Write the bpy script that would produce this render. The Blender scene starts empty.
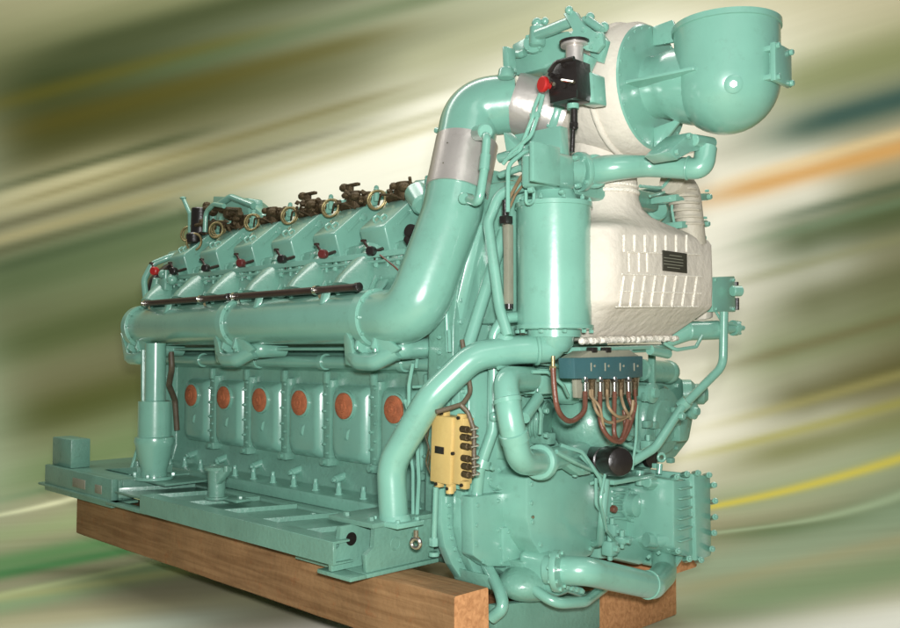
import bpy, bmesh, math, random
import numpy as np
from mathutils import Vector, Matrix
random.seed(7)
scene = bpy.context.scene
col = scene.collection
EYE = 1.27            # height of the lens over the floor
FPX = 906.0           # focal length measured on a 900 px wide frame
TH = math.atan(36/FPX)
F = Vector((-math.cos(TH)/math.sqrt(2), math.cos(TH)/math.sqrt(2), math.sin(TH)))
R = Vector((1/math.sqrt(2), 1/math.sqrt(2), 0))
U = R.cross(F)
ORG = Vector((0, 0, EYE))

# ---- survey helpers. s = metres back along the crankshaft (-X), t = metres across (+Y), h = height over the lens
def W(s, t, h): return Vector((-s, t, h+EYE))
def ray(u, v): return F*FPX + R*(u-450) + U*(314-v)
def T(u, v, t):
    d = ray(u, v); return ORG + d*(t/d.y)
def S(u, v, s):
    d = ray(u, v); return ORG + d*(-s/d.x)
def H(u, v, h):
    d = ray(u, v); return ORG + d*(h/d.z)
def D(u, v, dep):
    d = ray(u, v); return ORG + d*(dep/FPX)
X = Vector((1, 0, 0)); Y = Vector((0, 1, 0)); Z = Vector((0, 0, 1))

# ------------------------------------------------------------------ materials
def lin(c):
    return tuple((x/255/12.92 if x/255 <= .04045 else ((x/255+.055)/1.055)**2.4) for x in c)
MATS = {}
def mat(name, rgb, rough=.4, metal=0, coat=0, var=.12, bump=.1, scale=18, grime=0, grime_rgb=(60, 45, 30), spec=.5, bscale=None, fine=0):
    m = bpy.data.materials.new(name); m.use_nodes = True
    nt = m.node_tree; b = nt.nodes['Principled BSDF']; L = nt.links.new
    b.inputs['Roughness'].default_value = rough; b.inputs['Metallic'].default_value = metal
    b.inputs['Coat Weight'].default_value = coat; b.inputs['Coat Roughness'].default_value = .17
    b.inputs['Specular IOR Level'].default_value = spec
    tc = nt.nodes.new('ShaderNodeTexCoord')
    geo = nt.nodes.new('ShaderNodeNewGeometry')
    n1 = nt.nodes.new('ShaderNodeTexNoise'); n1.inputs['Scale'].default_value = scale*.25; n1.inputs['Detail'].default_value = 6
    L(geo.outputs['Position'], n1.inputs['Vector'])
    base = lin(rgb)
    ramp = nt.nodes.new('ShaderNodeValToRGB')
    ramp.color_ramp.elements[0].position = .3; ramp.color_ramp.elements[1].position = .7
    ramp.color_ramp.elements[0].color = tuple(c*(1-var) for c in base)+(1,)
    ramp.color_ramp.elements[1].color = tuple(min(1, c*(1+var)) for c in base)+(1,)
    L(n1.outputs['Fac'], ramp.inputs['Fac'])
    out = ramp.outputs['Color']
    if grime:
        n2 = nt.nodes.new('ShaderNodeTexNoise'); n2.inputs['Scale'].default_value = scale*.9; n2.inputs['Detail'].default_value = 8; n2.inputs['Roughness'].default_value = .7
        L(geo.outputs['Position'], n2.inputs['Vector'])
        r2 = nt.nodes.new('ShaderNodeValToRGB'); r2.color_ramp.elements[0].position = .56; r2.color_ramp.elements[1].position = .78
        r2.color_ramp.elements[0].color = (0, 0, 0, 1); r2.color_ramp.elements[1].color = (grime, grime, grime, 1)
        L(n2.outputs['Fac'], r2.inputs['Fac'])
        mx = nt.nodes.new('ShaderNodeMixRGB'); mx.inputs['Color2'].default_value = lin(grime_rgb)+(1,)
        L(r2.outputs['Color'], mx.inputs['Fac']); L(out, mx.inputs['Color1']); out = mx.outputs['Color']
        ra = nt.nodes.new('ShaderNodeMath'); ra.operation = 'MULTIPLY_ADD'; ra.inputs[1].default_value = .5; ra.inputs[2].default_value = rough
        L(r2.outputs['Color'], ra.inputs[0]); L(ra.outputs[0], b.inputs['Roughness'])
    L(out, b.inputs['Base Color'])
    if bump:
        n3 = nt.nodes.new('ShaderNodeTexNoise'); n3.inputs['Scale'].default_value = bscale or scale*2; n3.inputs['Detail'].default_value = 3+fine
        L(geo.outputs['Position'], n3.inputs['Vector'])
        bp = nt.nodes.new('ShaderNodeBump'); bp.inputs['Strength'].default_value = bump; bp.inputs['Distance'].default_value = .01
        L(n3.outputs['Fac'], bp.inputs['Height']); L(bp.outputs['Normal'], b.inputs['Normal'])
    MATS[name] = m
    return m
PAINT = mat('sea_green_paint', (115, 165, 148), .28, coat=.9, var=.08, bump=.07, scale=20, grime=.35, grime_rgb=(78, 108, 92), bscale=30)
PAINT2 = mat('sea_green_cast', (107, 154, 137), .34, coat=.6, var=.12, bump=.26, scale=26, grime=.45, grime_rgb=(62, 88, 72), bscale=60)
BASEP = mat('base_frame_paint', (100, 142, 126), .40, coat=.2, var=.12, bump=.25, scale=22, grime=.4, grime_rgb=(70, 88, 72), bscale=60)
WHITE = mat('insulation_cloth', (200, 193, 180), .75, var=.05, bump=.6, scale=30, grime=.18, grime_rgb=(150, 130, 100), bscale=26, fine=5, spec=.2)
FUZZ = mat('insulation_edge', (236, 230, 216), .9, var=.1, bump=1, scale=60, bscale=160, spec=.1)
STEEL = mat('bare_steel', (196, 190, 184), .36, metal=.6, var=.1, bump=.08, scale=30, grime=.25, grime_rgb=(90, 75, 62))
CHROME = mat('bright_plated', (215, 212, 205), .18, metal=1, var=.04, bump=0)
BRONZE = mat('brown_cast_fitting', (84, 70, 48), .5, metal=.55, var=.35, bump=.6, scale=80, grime=.5, grime_rgb=(40, 26, 14))
BRASS = mat('brass_ring', (160, 146, 104), .4, metal=.75, var=.15, bump=.1, scale=60)
BLACK = mat('black_enamel', (30, 26, 24), .35, var=.2, bump=.15, scale=30, coat=.2)
DARKROD = mat('dark_brown_tube', (62, 48, 42), .35, metal=.3, var=.2, bump=.1, scale=40)
RED = mat('red_plastic', (168, 34, 32), .4, var=.1, bump=.05)
MAROON = mat('maroon_cap', (92, 36, 34), .4, var=.1, bump=.05)
ORANGE = mat('orange_valve_gauze', (172, 98, 62), .7, var=.22, bump=.7, scale=120, bscale=260, grime=.3, grime_rgb=(90, 60, 40))
YELLOW = mat('ochre_yellow_paint', (188, 162, 102), .38, coat=.2, var=.05, bump=.1, scale=30, grime=.15, grime_rgb=(120, 90, 50))
BLUE = mat('slate_blue_enamel', (52, 88, 92), .4, var=.1, bump=.15, scale=30, coat=.1)
GREY = mat('grey_plate', (128, 128, 112), .5, var=.12, bump=.2, scale=30, grime=.3)
HOSE = mat('copper_brown_hose', (98, 62, 48), .38, var=.2, bump=.2, scale=60)
HOSE2 = mat('tan_cable', (132, 112, 84), .5, var=.2, bump=.2, scale=60)
RIBC = mat('ribbed_grey_sleeve', (176, 170, 154), .6, var=.1, bump=.3, scale=30, grime=.3)
CABLE = mat('grey_brown_cable', (92, 82, 66), .5, var=.2, bump=.2, scale=60)
PLATE = mat('dark_name_plate', (70, 68, 58), .45, metal=.4, var=.15, bump=.1, scale=30)

def wood(name, rgb):
    m = mat(name, rgb, .75, var=.15, bump=.3, scale=20, grime=.75, grime_rgb=(150, 92, 54), spec=.2)
    nt = m.node_tree; L = nt.links.new
    geo = nt.nodes.new('ShaderNodeNewGeometry')
    mp = nt.nodes.new('ShaderNodeMapping'); mp.inputs['Scale'].default_value = (1.2, 22, 22)
    L(geo.outputs['Position'], mp.inputs['Vector'])
    n = nt.nodes.new('ShaderNodeTexNoise'); n.inputs['Scale'].default_value = 2.2; n.inputs['Detail'].default_value = 8; n.inputs['Distortion'].default_value = .7
    L(mp.outputs['Vector'], n.inputs['Vector'])
    r = nt.nodes.new('ShaderNodeValToRGB'); r.color_ramp.elements[0].position = .35; r.color_ramp.elements[1].position = .62
    r.color_ramp.elements[0].color = (.62, .56, .50, 1); r.color_ramp.elements[1].color = (1, 1, 1, 1)
    L(n.outputs['Fac'], r.inputs['Fac'])
    b = nt.nodes['Principled BSDF']
    src = b.inputs['Base Color'].links[0].from_socket
    mx = nt.nodes.new('ShaderNodeMixRGB'); mx.blend_type = 'MULTIPLY'; mx.inputs['Fac'].default_value = .75
    sx = nt.nodes.new('ShaderNodeSeparateXYZ'); L(geo.outputs['True Normal'], sx.inputs[0])
    ab = nt.nodes.new('ShaderNodeMath'); ab.operation = 'ABSOLUTE'; L(sx.outputs['X'], ab.inputs[0])
    gt = nt.nodes.new('ShaderNodeMath'); gt.operation = 'GREATER_THAN'; gt.inputs[1].default_value = .9; L(ab.outputs[0], gt.inputs[0])
    eg = nt.nodes.new('ShaderNodeMixRGB'); eg.inputs['Color2'].default_value = lin((192, 140, 96))+(1,); L(gt.outputs[0], eg.inputs['Fac']); L(src, eg.inputs['Color1'])   # sawn end grain
    L(eg.outputs['Color'], mx.inputs['Color1']); L(r.outputs['Color'], mx.inputs['Color2']); L(mx.outputs['Color'], b.inputs['Base Color'])
    return m
WOOD = wood('weathered_timber', (142, 110, 76))
WOOD2 = wood('orange_timber', (178, 128, 88))

# ------------------------------------------------------------------ mesh builder
def frame(ax, up=None):
    ax = ax.normalized()
    up = up or (Z if abs(ax.z) < .9 else X)
    a = (up - ax*up.dot(ax)).normalized()
    return a, ax.cross(a)
def fillet(pts, rad, n=7):
    if len(pts) < 3: return [p.copy() for p in pts]
    out = [pts[0].copy()]
    for i in range(1, len(pts)-1):
        r = rad[i-1] if isinstance(rad, (list, tuple)) else rad
        p, a, b = pts[i], pts[i-1]-pts[i], pts[i+1]-pts[i]
        la, lb = a.length, b.length
        ang = a.angle(b)
        d = min(r/max(math.tan(ang/2), .05), la*.49, lb*.49)
        A, B = p+a/la*d, p+b/lb*d
        for k in range(n+1):
            q = k/n; out.append(A*(1-q)**2 + p*2*q*(1-q)*.98 + p*2*q*(1-q)*.02 + B*q*q)
    out.append(pts[-1].copy())
    return out
class MB:
    def __init__(s): s.bm = bmesh.new()
    def loft(s, rings, cap=True, closed=True):
        bm = s.bm; vr = [[bm.verts.new(p) for p in r] for r in rings]; n = len(rings[0])
        for a, b in zip(vr, vr[1:]):
            for i in range(n if closed else n-1):
                j = (i+1) % n
                bm.faces.new((a[i], a[j], b[j], b[i]))
        if cap:
            bm.faces.new(list(reversed(vr[0]))); bm.faces.new(vr[-1])
        return s
    def box(s, c, size, ax=None, bev=0, seg=2):
        sx, sy, sz = [k/2 for k in size]
        M = ax or Matrix.Identity(3)
        vs = [s.bm.verts.new(c + M @ Vector((x*sx, y*sy, z*sz))) for x in (-1, 1) for y in (-1, 1) for z in (-1, 1)]
        fs = [s.bm.faces.new([vs[i] for i in q]) for q in ((0, 1, 3, 2), (4, 6, 7, 5), (0, 4, 5, 1), (2, 3, 7, 6), (0, 2, 6, 4), (1, 5, 7, 3))]
        if bev:
            es = list({e for f in fs for e in f.edges})
            bmesh.ops.bevel(s.bm, geom=es, offset=bev, segments=seg, affect='EDGES', profile=.5, clamp_overlap=True)
        return s
    def sbox(s, s0, s1, t0, t1, h0, h1, bev=0, seg=2):
        return s.box(W((s0+s1)/2, (t0+t1)/2, (h0+h1)/2), (abs(s1-s0), abs(t1-t0), abs(h1-h0)), None, bev, seg)
    def prism(s, poly, vec, bev=0, seg=2):
        a = [s.bm.verts.new(p) for p in poly]; b = [s.bm.verts.new(p+vec) for p in poly]
        fs = [s.bm.faces.new(a), s.bm.faces.new(list(reversed(b)))]
        n = len(a)
        for i in range(n):
            j = (i+1) % n; fs.append(s.bm.faces.new((a[j], a[i], b[i], b[j])))
        if bev:
            es = list({e for f in fs for e in f.edges})
            bmesh.ops.bevel(s.bm, geom=es, offset=bev, segments=seg, affect='EDGES', profile=.5, clamp_overlap=True)
        return s
    def extr(s, prof, s0, s1, bev=0, seg=2):      # (t, h) profile run along the crankshaft
        return s.prism([W(s0, t, h) for t, h in prof], Vector((s0-s1, 0, 0)), bev, seg)
    def lathe(s, o, ax, prof, n=32, cap=True, up=None):    # prof: (distance along axis, radius)
        a, b = frame(ax, up); ax = ax.normalized()
        return s.loft([[o + ax*d + (a*math.cos(2*math.pi*k/n) + b*math.sin(2*math.pi*k/n))*max(r, .0004) for k in range(n)] for d, r in prof], cap)
    def cyl(s, p0, p1, r, r1=None, n=24, ch=0):
        L = (p1-p0).length; r1 = r if r1 is None else r1
        pr = [(0, r), (L, r1)] if not ch else [(0, r-ch), (ch, r), (L-ch, r1), (L, r1-ch)]
        return s.lathe(p0, p1-p0, pr, n)
    def tube(s, pts, r, fil=.05, n=16, k=7):
        p = fillet(pts, fil, k)
        P = [p[0]]
        for q in p[1:]:
            if (q-P[-1]).length > 1e-5: P.append(q)
        tot = [0]
        for a, b in zip(P, P[1:]): tot.append(tot[-1]+(b-a).length)
        tan = []
        for i in range(len(P)):
            a = P[max(i-1, 0)]; b = P[min(i+1, len(P)-1)]; tan.append((b-a).normalized())
        up = frame(tan[0])[0]; rings = []
        for i in range(len(P)):
            up = (up - tan[i]*up.dot(tan[i])).normalized(); bb = tan[i].cross(up)
            q = tot[i]/tot[-1]
            rr = r(q) if callable(r) else r
            rings.append([P[i] + (up*math.cos(2*math.pi*j/n) + bb*math.sin(2*math.pi*j/n))*rr for j in range(n)])
        return s.loft(rings)
    def hexa(s, p, ax, r=.009, h=.01, stud=0):
        s.lathe(p, ax, [(0, r), (h*.85, r), (h, r*.85)], 6)
        if stud: s.lathe(p+ax.normalized()*h, ax, [(0, r*.5), (stud, r*.5)], 8)
        return s
    def ball(s, c, r, n=16, sq=(1, 1, 1)):
        rings = []
        for i in range(n//2+1):
            ph = math.pi*i/(n//2); rr = max(math.sin(ph), .01)
            rings.append([c+Vector((math.cos(2*math.pi*k/n)*rr*r*sq[0], math.sin(2*math.pi*k/n)*rr*r*sq[1], -math.cos(ph)*r*sq[2])) for k in range(n)])
        return s.loft(rings)
    def torus(s, c, ax, R_, r, n=28, m=10):
        a, b = frame(ax); ax = ax.normalized(); bm = s.bm
        vr = [[bm.verts.new(c+(a*math.cos(q)+b*math.sin(q))*(R_+r*math.cos(w))+ax*r*math.sin(w)) for w in [2*math.pi*j/m for j in range(m)]] for q in [2*math.pi*k/n for k in range(n)]]
        for i in range(n):
            A, B = vr[i], vr[(i+1) % n]
            for j in range(m): bm.faces.new((A[j], B[j], B[(j+1) % m], A[(j+1) % m]))
        return s
    def flange(s, c, ax, r, th, nb=8, br=.008, bh=.008, rb=None, hexes=True):
        ax = ax.normalized(); s.lathe(c, ax, [(0, r*.985), (th*.12, r), (th*.88, r), (th, r*.985)], 40)
        a, b = frame(ax); rb = rb or r*.86
        for k in range(nb):
            q = 2*math.pi*(k+.5)/nb; p = c+(a*math.cos(q)+b*math.sin(q))*rb
            s.hexa(p+ax*th, ax, br, bh); s.hexa(p, -ax, br, bh)
        return s
SPLIT = {'inlet_rib', 'cooling_flange', 'thin_oil_lines', 'oil_line', 'capillary_line', 'capillary_pair', 'cover_handle', 'side_moulding', 'lug_screw', 'small_riser', 'vent_line', 'cable_bunch',
         'governor_ring', 'plug_screw', 'frame_rib', 'cooler_bolts', 'manifold_lug', 'fuel_rail', 'pipe_brace', 'case_web', 'lagging_wire', 'box_cable', 'panel_fittings', 'case_fittings', 'deck_socket', 'box_hinge', 'bracket_clip', 'switch_lever', 'sump_nose', 'pipe_flange'}
def put(name, mb, m, parent=None, *ar, **kw):
    if name not in SPLIT: return put1(name, mb, m, parent, *ar, **kw)
    bm = mb.bm; bm.verts.index_update(); bm.verts.ensure_lookup_table(); seen = set(); isl = []
    for v in bm.verts:
        if v.index in seen: continue
        st = [v]; seen.add(v.index); cur = []
        while st:
            x = st.pop(); cur.append(x.index)
            for e in x.link_edges:
                y = e.other_vert(x)
                if y.index not in seen: seen.add(y.index); st.append(y)
        cs_ = [bm.verts[i].co for i in cur]
        lo = Vector([min(c[k] for c in cs_) for k in range(3)]); hi = Vector([max(c[k] for c in cs_) for k in range(3)])
        isl.append([set(cur), (hi-lo).length, (hi+lo)/2])
    big = [i for i in isl if i[1] > .055] or [max(isl, key=lambda i: i[1])]
    for i in isl:
        if not any(i is b_ for b_ in big):
            min(big, key=lambda b_: (b_[2]-i[2]).length)[0].update(i[0])
    first = None
    for g in big:
        nb = bm.copy(); nb.verts.ensure_lookup_table()
        bmesh.ops.delete(nb, geom=[nb.verts[k] for k in range(len(nb.verts)) if k not in g[0]], context='VERTS')
        q = MB(); q.bm.free(); q.bm = nb
        o = put1(name, q, m, parent, **kw); first = first or o
    bm.free()
    return first
def put1(name, mb, m, parent=None, label=None, cat=None, group=None, kind=None, ang=38):
    bmesh.ops.recalc_face_normals(mb.bm, faces=mb.bm.faces[:])
    me = bpy.data.meshes.new(name); mb.bm.to_mesh(me); mb.bm.free()
    n = len(me.vertices); co = np.empty(n*3, np.float32); me.vertices.foreach_get('co', co); co = co.reshape(-1, 3)
    c = (co.min(0)+co.max(0))/2
    if parent is None and cat: c[2] = co[:, 2].min()
    me.vertices.foreach_set('co', (co-c).ravel())
    me.polygons.foreach_set('use_smooth', np.ones(len(me.polygons), bool))
    me.set_sharp_from_angle(angle=math.radians(ang))
    me.materials.append(m); me.update()
    o = bpy.data.objects.new(name, me); col.objects.link(o)
    loc = Vector([float(k) for k in c])
    if parent is not None:
        o.parent = parent; base = Vector((0, 0, 0)); q = parent
        while q is not None: base += q.location; q = q.parent
        o.location = loc-base
    else: o.location = loc
    for k, v in (('label', label), ('category', cat), ('group', group), ('kind', kind)):
        if v: o[k] = v
    return o
def dup(o, parent, dloc, subs=True):
    c = o.copy(); col.objects.link(c); c.parent = parent; c.location = o.location+dloc
    if subs:
        for ch in list(o.children):
            d = ch.copy(); col.objects.link(d); d.parent = c
    return c

# ------------------------------------------------------------------ THE ENGINE
E = bpy.data.objects.new('marine_engine', None); col.objects.link(E)
E.location = W(3.4, 3.0, -.76)
E['label'] = 'sea-green twelve-cylinder diesel engine with white lagged turbocharger on timber beams'
E['category'] = 'engine'
PITCH = .344; TC = 3.0
SD = [4.64-PITCH*k for k in range(6)]
def mir(t): return 2*TC-t

# crankcase block: symmetric V profile
half = [(2.47, -.70), (2.47, -.645), (2.63, -.645), (2.655, -.56), (2.655, -.10), (2.60, -.085), (2.60, -.03), (2.64, -.01), (2.56, .16), (2.44, .30), (2.46, .36), (2.60, .42), (2.78, .52), (2.90, .44)]
prof = half+[(mir(t), h) for t, h in reversed(half)]
b = MB().extr(prof, 2.62, 4.93, .008)
put('crankcase', b, PAINT2, E)
# sump under the block
b = MB().extr([(2.7, -.69), (2.78, -.93), (3.22, -.93), (3.3, -.69)], 2.5, 4.85, .03, 3)
put('oil_sump', b, PAINT2, E)

# crankcase doors with relief valves
def door(sc):
    b = MB()
    w, h0, h1 = .262, -.515, -.165
    rings = []
    for dep, ins, rad in ((0, 0, .03), (.018, .0, .034), (.022, .001, .035), (.037, .0095, .038), (.050, .0205, .044), (.0545, .028, .048), (.0565, .038, .05)):
        pts = []
        hw = w/2-ins; hh = (h1-h0)/2-ins; cm = (h0+h1)/2; cr = rad
        for qx, qz, st in ((1, 1, 0), (-1, 1, 1), (-1, -1, 2), (1, -1, 3)):
            for k in range(6):
                a = math.pi/2*(st+k/5)
                pts.append(W(sc-qx*(hw-cr)-cr*math.cos(a)*1, 2.655-dep-.0, cm+qz*(hh-cr)+cr*math.sin(a)))
        rings.append(pts)
    b.loft(rings)
    d = put('crankcase_door', b, PAINT, E, ang=50)
    # stiffening lug
    l = MB(); q_ = [W(sc-.03, 2.603, -.352), W(sc+.035, 2.603, -.350), W(sc+.018, 2.603, -.42), W(sc-.012, 2.603, -.42)]
    l.loft([q_, [p*.45+(q_[0]+q_[1]+q_[2]+q_[3])*.1375+Vector((0, -.012, 0)) for p in q_]])
    put('door_lug', l, PAINT, d)
    v = MB(); v.lathe(W(sc+.005, 2.603, -.255), -Y, [(0, .068), (.014, .068), (.016, .064)], 36)
    put('valve_rim', v, PAINT, d)
    v = MB(); v.lathe(W(sc+.005, 2.592, -.255), -Y, [(0, .060), (.012, .060), (.018, .052), (.019, .03), (.023, .028), (.024, .012), (.028, .010)], 36)
    put('relief_valve', v, ORANGE, d)
    # bolted strip between doors
    c = MB(); s1 = sc-.171
    c.sbox(s1-.028, s1+.028, 2.615, 2.66, -.53, -.14, .006)
    c.sbox(s1-.033, s1+.033, 2.60, 2.66, -.545, -.505, .008)
    for k in range(9):
        c.hexa(W(s1+.012*(1 if k % 2 else -1), 2.616, -.17-.039*k), -Y, .009, .011, .006)
    c.cyl(W(s1, 2.60, -.525), W(s1, 2.585, -.525), .014)
    c.box(W(s1, 2.615, -.13), (.03, .03, .06), None, .008)
    put('door_clamp', c, PAINT2, d)
    return d
d0 = door(SD[0])
for k in range(1, 6): dup(d0, E, Vector((PITCH*k, 0, 0)))
for k in range(6):
    c = d0.copy(); col.objects.link(c); c.location = d0.location+Vector((PITCH*k, 0, 0)); c.location.y = mir(2.627)-E.location.y; c.rotation_euler = (0, 0, math.pi)
    for ch in list(d0.children):
        e = ch.copy(); col.objects.link(e); e.parent = c

# foundation bolts
def fbolt(s, t, h=-.645, hh=.05):
    b = MB(); b.lathe(W(s, t, h), Z, [(0, .019), (.006, .019), (.006, .0135), (hh*.6, .0135), (hh*.6, .011), (hh, .011), (hh+.004, .008)], 8)
    return b
f0 = put('foundation_bolt', fbolt(4.78, 2.53), PAINT, E)
for k in range(1, 13): dup(f0, E, Vector((.172*k, 0, 0)))
s0 = put('side_stud', MB().cyl(W(4.70, 2.66, -.585), W(4.70, 2.60, -.60), .02, n=14, ch=.004).hexa(W(4.70, 2.60, -.60), -Y, .012, .014), PAINT, E)
for k in range(1, 7): dup(s0, E, Vector((.344*k-.03, 0, 0)))

# gallery pipes along the block under the manifold
b = MB().tube([W(4.9, 2.56, -.055), W(2.66, 2.56, -.055)], .03, n=18)
for k in range(4): b.lathe(W(4.5-.55*k, 2.56, -.055), X, [(0, .038), (.03, .038)], 20)
put('gallery_pipe', b, PAINT, E)
b = MB().tube([W(4.86, 2.47, .005), W(2.72, 2.47, .005)], .008, n=10)
b.hexa(W(2.98, 2.47, .03), -Z, .016, .02).cyl(W(2.98, 2.47, .01), W(2.98, 2.47, -.04), .009, n=10).hexa(W(2.98, 2.47, -.03), -Z, .014, .012)
put('drain_pipe', b, PAINT, E)
b = MB().tube([W(4.86, 2.5, .035), W(2.72, 2.5, .035)], .006, n=8)
put('leak_off_pipe', b, PAINT, E)

# ---------------------------------------------------------------- exhaust manifold, both banks
TM, HM, RM = 2.37, .129, .103
def manifold(t, sg):
    b = MB()
    b.lathe(W(4.83, t, HM), X, [(-.05, .05), (-.04, .085), (-.02, .098), (0, RM), (2.08, RM)], 44)
    o = put('exhaust_manifold', b, PAINT, E)
    for sf in (4.80, 3.81, 2.80):
        c = MB(); c.lathe(W(sf+.03, t, HM), X, [(0, RM+.001), (.006, RM+.016), (.05, RM+.016), (.056, RM+.001)], 44)
        # saddle and foot under the joint
        for dx in (-.03, .07):
            c.prism([W(sf-dx, t-.07*sg, HM-.07), W(sf-dx, t+.06*sg, HM-.08), W(sf-dx, t+.10*sg, HM-.165), W(sf-dx, t-.015*sg, HM-.165), W(sf-dx, t-.085*sg, HM-.12)], Vector((.018, 0, 0)), .004)
        c.cyl(W(sf+.06, t+.02*sg, HM-.125), W(sf-.12, t+.02*sg, HM-.125), .048, n=24, ch=.008)
        c.hexa(W(sf-.09, t-.07*sg, HM-.13), -Y, .01, .01); c.hexa(W(sf+.02, t-.07*sg, HM-.12), -Y, .01, .01)
        c.tube([W(sf-.1, t+.02*sg, HM-.125), W(sf-.14, t+.03*sg, HM-.125), W(sf-.14, t+.16*sg, HM-.12)], .042, .05, 18)
        for fin in ([(.10, -.03), (.135, -.19), (.07, -.20), (.05, -.09)], [(-.06, -.03), (-.20, -.125), (-.11, -.165), (-.055, -.19)]):
            c.prism([W(sf+a, t-(.085 if h > -.1 else .045)*sg, HM+h) for a, h in fin], Vector((0, .022*sg, 0)), .005)
        c.tube([W(sf+.11, t-.02*sg, HM-.15), W(sf+.04, t-.045*sg, HM-.175), W(sf-.06, t-.045*sg, HM-.175), W(sf-.15, t-.01*sg, HM-.13)], .036, .06, 18)
        for a in (-1, 1):
            c.prism([W(sf+.02*a, t-.05*sg, HM+.09), W(sf+.02*a+.02, t-.05*sg, HM+.09), W(sf+.02*a+.03, t-.1*sg, HM+.03), W(sf+.02*a-.0, t-.1*sg, HM+.03)], Vector((0, .03*sg, .0)), .003)
        for k in range(10):
            q = 2*math.pi*k/10; c.hexa(W(sf-.026, t+math.cos(q)*(RM+.008), HM+math.sin(q)*(RM+.008)), X, .007, .008)
        put('manifold_joint', c, PAINT, o)
    return o
man = manifold(TM, 1)
manifold(mir(TM), -1)
for sp in (3.55, 3.05, 4.4):
    b = MB().prism([W(sp+.03, TM-.06, HM+.085), W(sp-.03, TM-.06, HM+.085), W(sp-.012, TM-.085, HM+.06), W(sp+.012, TM-.085, HM+.06)], Vector((0, .015, .05)), .003)
    put('rod_bracket', b, PAINT, man)

# dark rods above the manifold
def rod(s0, s1):
    b = MB().cyl(W(s0, 2.30, .252), W(s1, 2.30, .252), .0155, n=18, ch=.003)
    o = put('control_rod', b, DARKROD, E)
    b = MB().lathe(W(s1, 2.30, .252), X, [(-.012, .019), (.008, .019), (.012, .013)], 18)
    put('rod_end', b, BLACK, o)
    L_ = s0-s1
    for q in (.82, .02) if L_ > 1.05 else (.70, .03):
        c = MB(); sc = s0-L_*q-.012
        c.lathe(W(sc+.014, 2.30, .252), X, [(0, .021), (.022, .021)], 18).hexa(W(sc, 2.28, .252), -Y, .007, .01)
        c.prism([W(sc+.012, 2.31, .24), W(sc-.01, 2.31, .24), W(sc-.01, 2.33, .19), W(sc+.012, 2.33, .19)], Vector((0, .006, 0)))
        put('rod_clip', c, CHROME, o)
rod(4.66, 3.79); rod(3.77, 2.82)

# ---------------------------------------------------------------- cylinder heads and rocker covers
def head_unit(sx):
    # s of the +X face of the cover
    hd = MB()
    hd.prism([W(sx+.20, t, h) for t, h in ((2.575, .40), (2.60, .47), (2.70, .50), (2.86, .62), (2.93, .62), (2.97, .42))], Vector((.27, 0, 0)), .012)
    o = put('cylinder_head', hd, PAINT2, E)
    c = MB()
    pf = [(2.566, .40), (2.525, .522), (2.530, .538), (2.695, .670), (2.72, .679), (2.83, .682), (2.87, .60), (2.70, .40)]
    c.prism([W(sx+.17, t, h) for t, h in pf], Vector((.17, 0, 0)), .010, 3)
    cv = put('rocker_cover', c, PAINT, o)
    # handle moulding on the sloping face
    g = MB().tube([W(sx+.06, 2.565, .560), W(sx+.06, 2.552, .572), W(sx+.06, 2.577, .592), W(sx+.06, 2.592, .582)], .0055, .01, 8)
    g.tube([W(sx+.11, 2.565, .560), W(sx+.11, 2.552, .572), W(sx+.11, 2.577, .592), W(sx+.11, 2.592, .582)], .0055, .01, 8)
    put('cover_handle', g, PAINT, cv)
    # loop lug cast on the +X side face
    g = MB().tube([W(sx-.004, 2.585, .405), W(sx-.004, 2.585, .455), W(sx-.004, 2.63, .465), W(sx-.004, 2.64, .405)], .008, .012, 8)
    g.lathe(W(sx, 2.69, .62), X, [(0, .018), (.008, .018), (.010, .014)], 18)
    g.prism([W(sx, 2.60, .54), W(sx, 2.67, .60), W(sx, 2.66, .61), W(sx, 2.595, .55)], Vector((.006, 0, 0)), .002)
    put('side_moulding', g, PAINT, cv)
    # exhaust elbow: conical dome leaning out to the manifold
    e = MB()
    o0 = W(sx+.07, 2.52, .41); ax = (W(sx+.07, 2.40, .19)-o0)
    e.lathe(o0, ax, [(0, .045), (.04, .052), (.07, .075), (.13, .092), (.17, .105), (.205, .108)], 28)
    e.prism([W(sx-.03, 2.50, .40), W(sx-.03, 2.54, .30), W(sx-.03, 2.38, .21)], Vector((.012, 0, 0)), .003)
    e.prism([W(sx+.17, 2.50, .40), W(sx+.17, 2.54, .30), W(sx+.17, 2.38, .21)], Vector((.012, 0, 0)), .003)
    e.ball(W(sx+.04, 2.43, .305), .03, 14); e.ball(W(sx+.11, 2.42, .28), .024, 12)
    e.lathe(o0, -ax, [(0, .052), (.03, .052)], 20)
    put('exhaust_elbow', e, PAINT2, o)
    # triangular gusset between cylinders
    e = MB().prism([W(sx-.07, 2.50, .39), W(sx-.14, 2.50, .39), W(sx-.10, 2.42, .24), W(sx-.03, 2.42, .24)], Vector((0, .03, .02)), .006)
    e.hexa(W(sx-.09, 2.47, .36), -Y, .01, .012); e.hexa(W(sx-.07, 2.45, .30), -Y, .01, .012)
    put('head_gusset', e, PAINT2, o)
    return o
h0 = head_unit(SD[0])
for k in range(1, 6):
    c = dup(h0, E, Vector((PITCH*k, 0, 0)), subs=False)
    for ch in list(h0.children):
        e = ch.copy(); col.objects.link(e); e.parent = c
    # covers hold sub-pieces: kept one level up on the copies
    for ch in list(h0.children):
        for g in ch.children:
            e = g.copy(); col.objects.link(e); e.parent = c; e.location = g.location+ch.location
for ch in list(h0.children):
    for g in list(ch.children):
        g.parent = h0; g.location = g.location+ch.location
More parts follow.
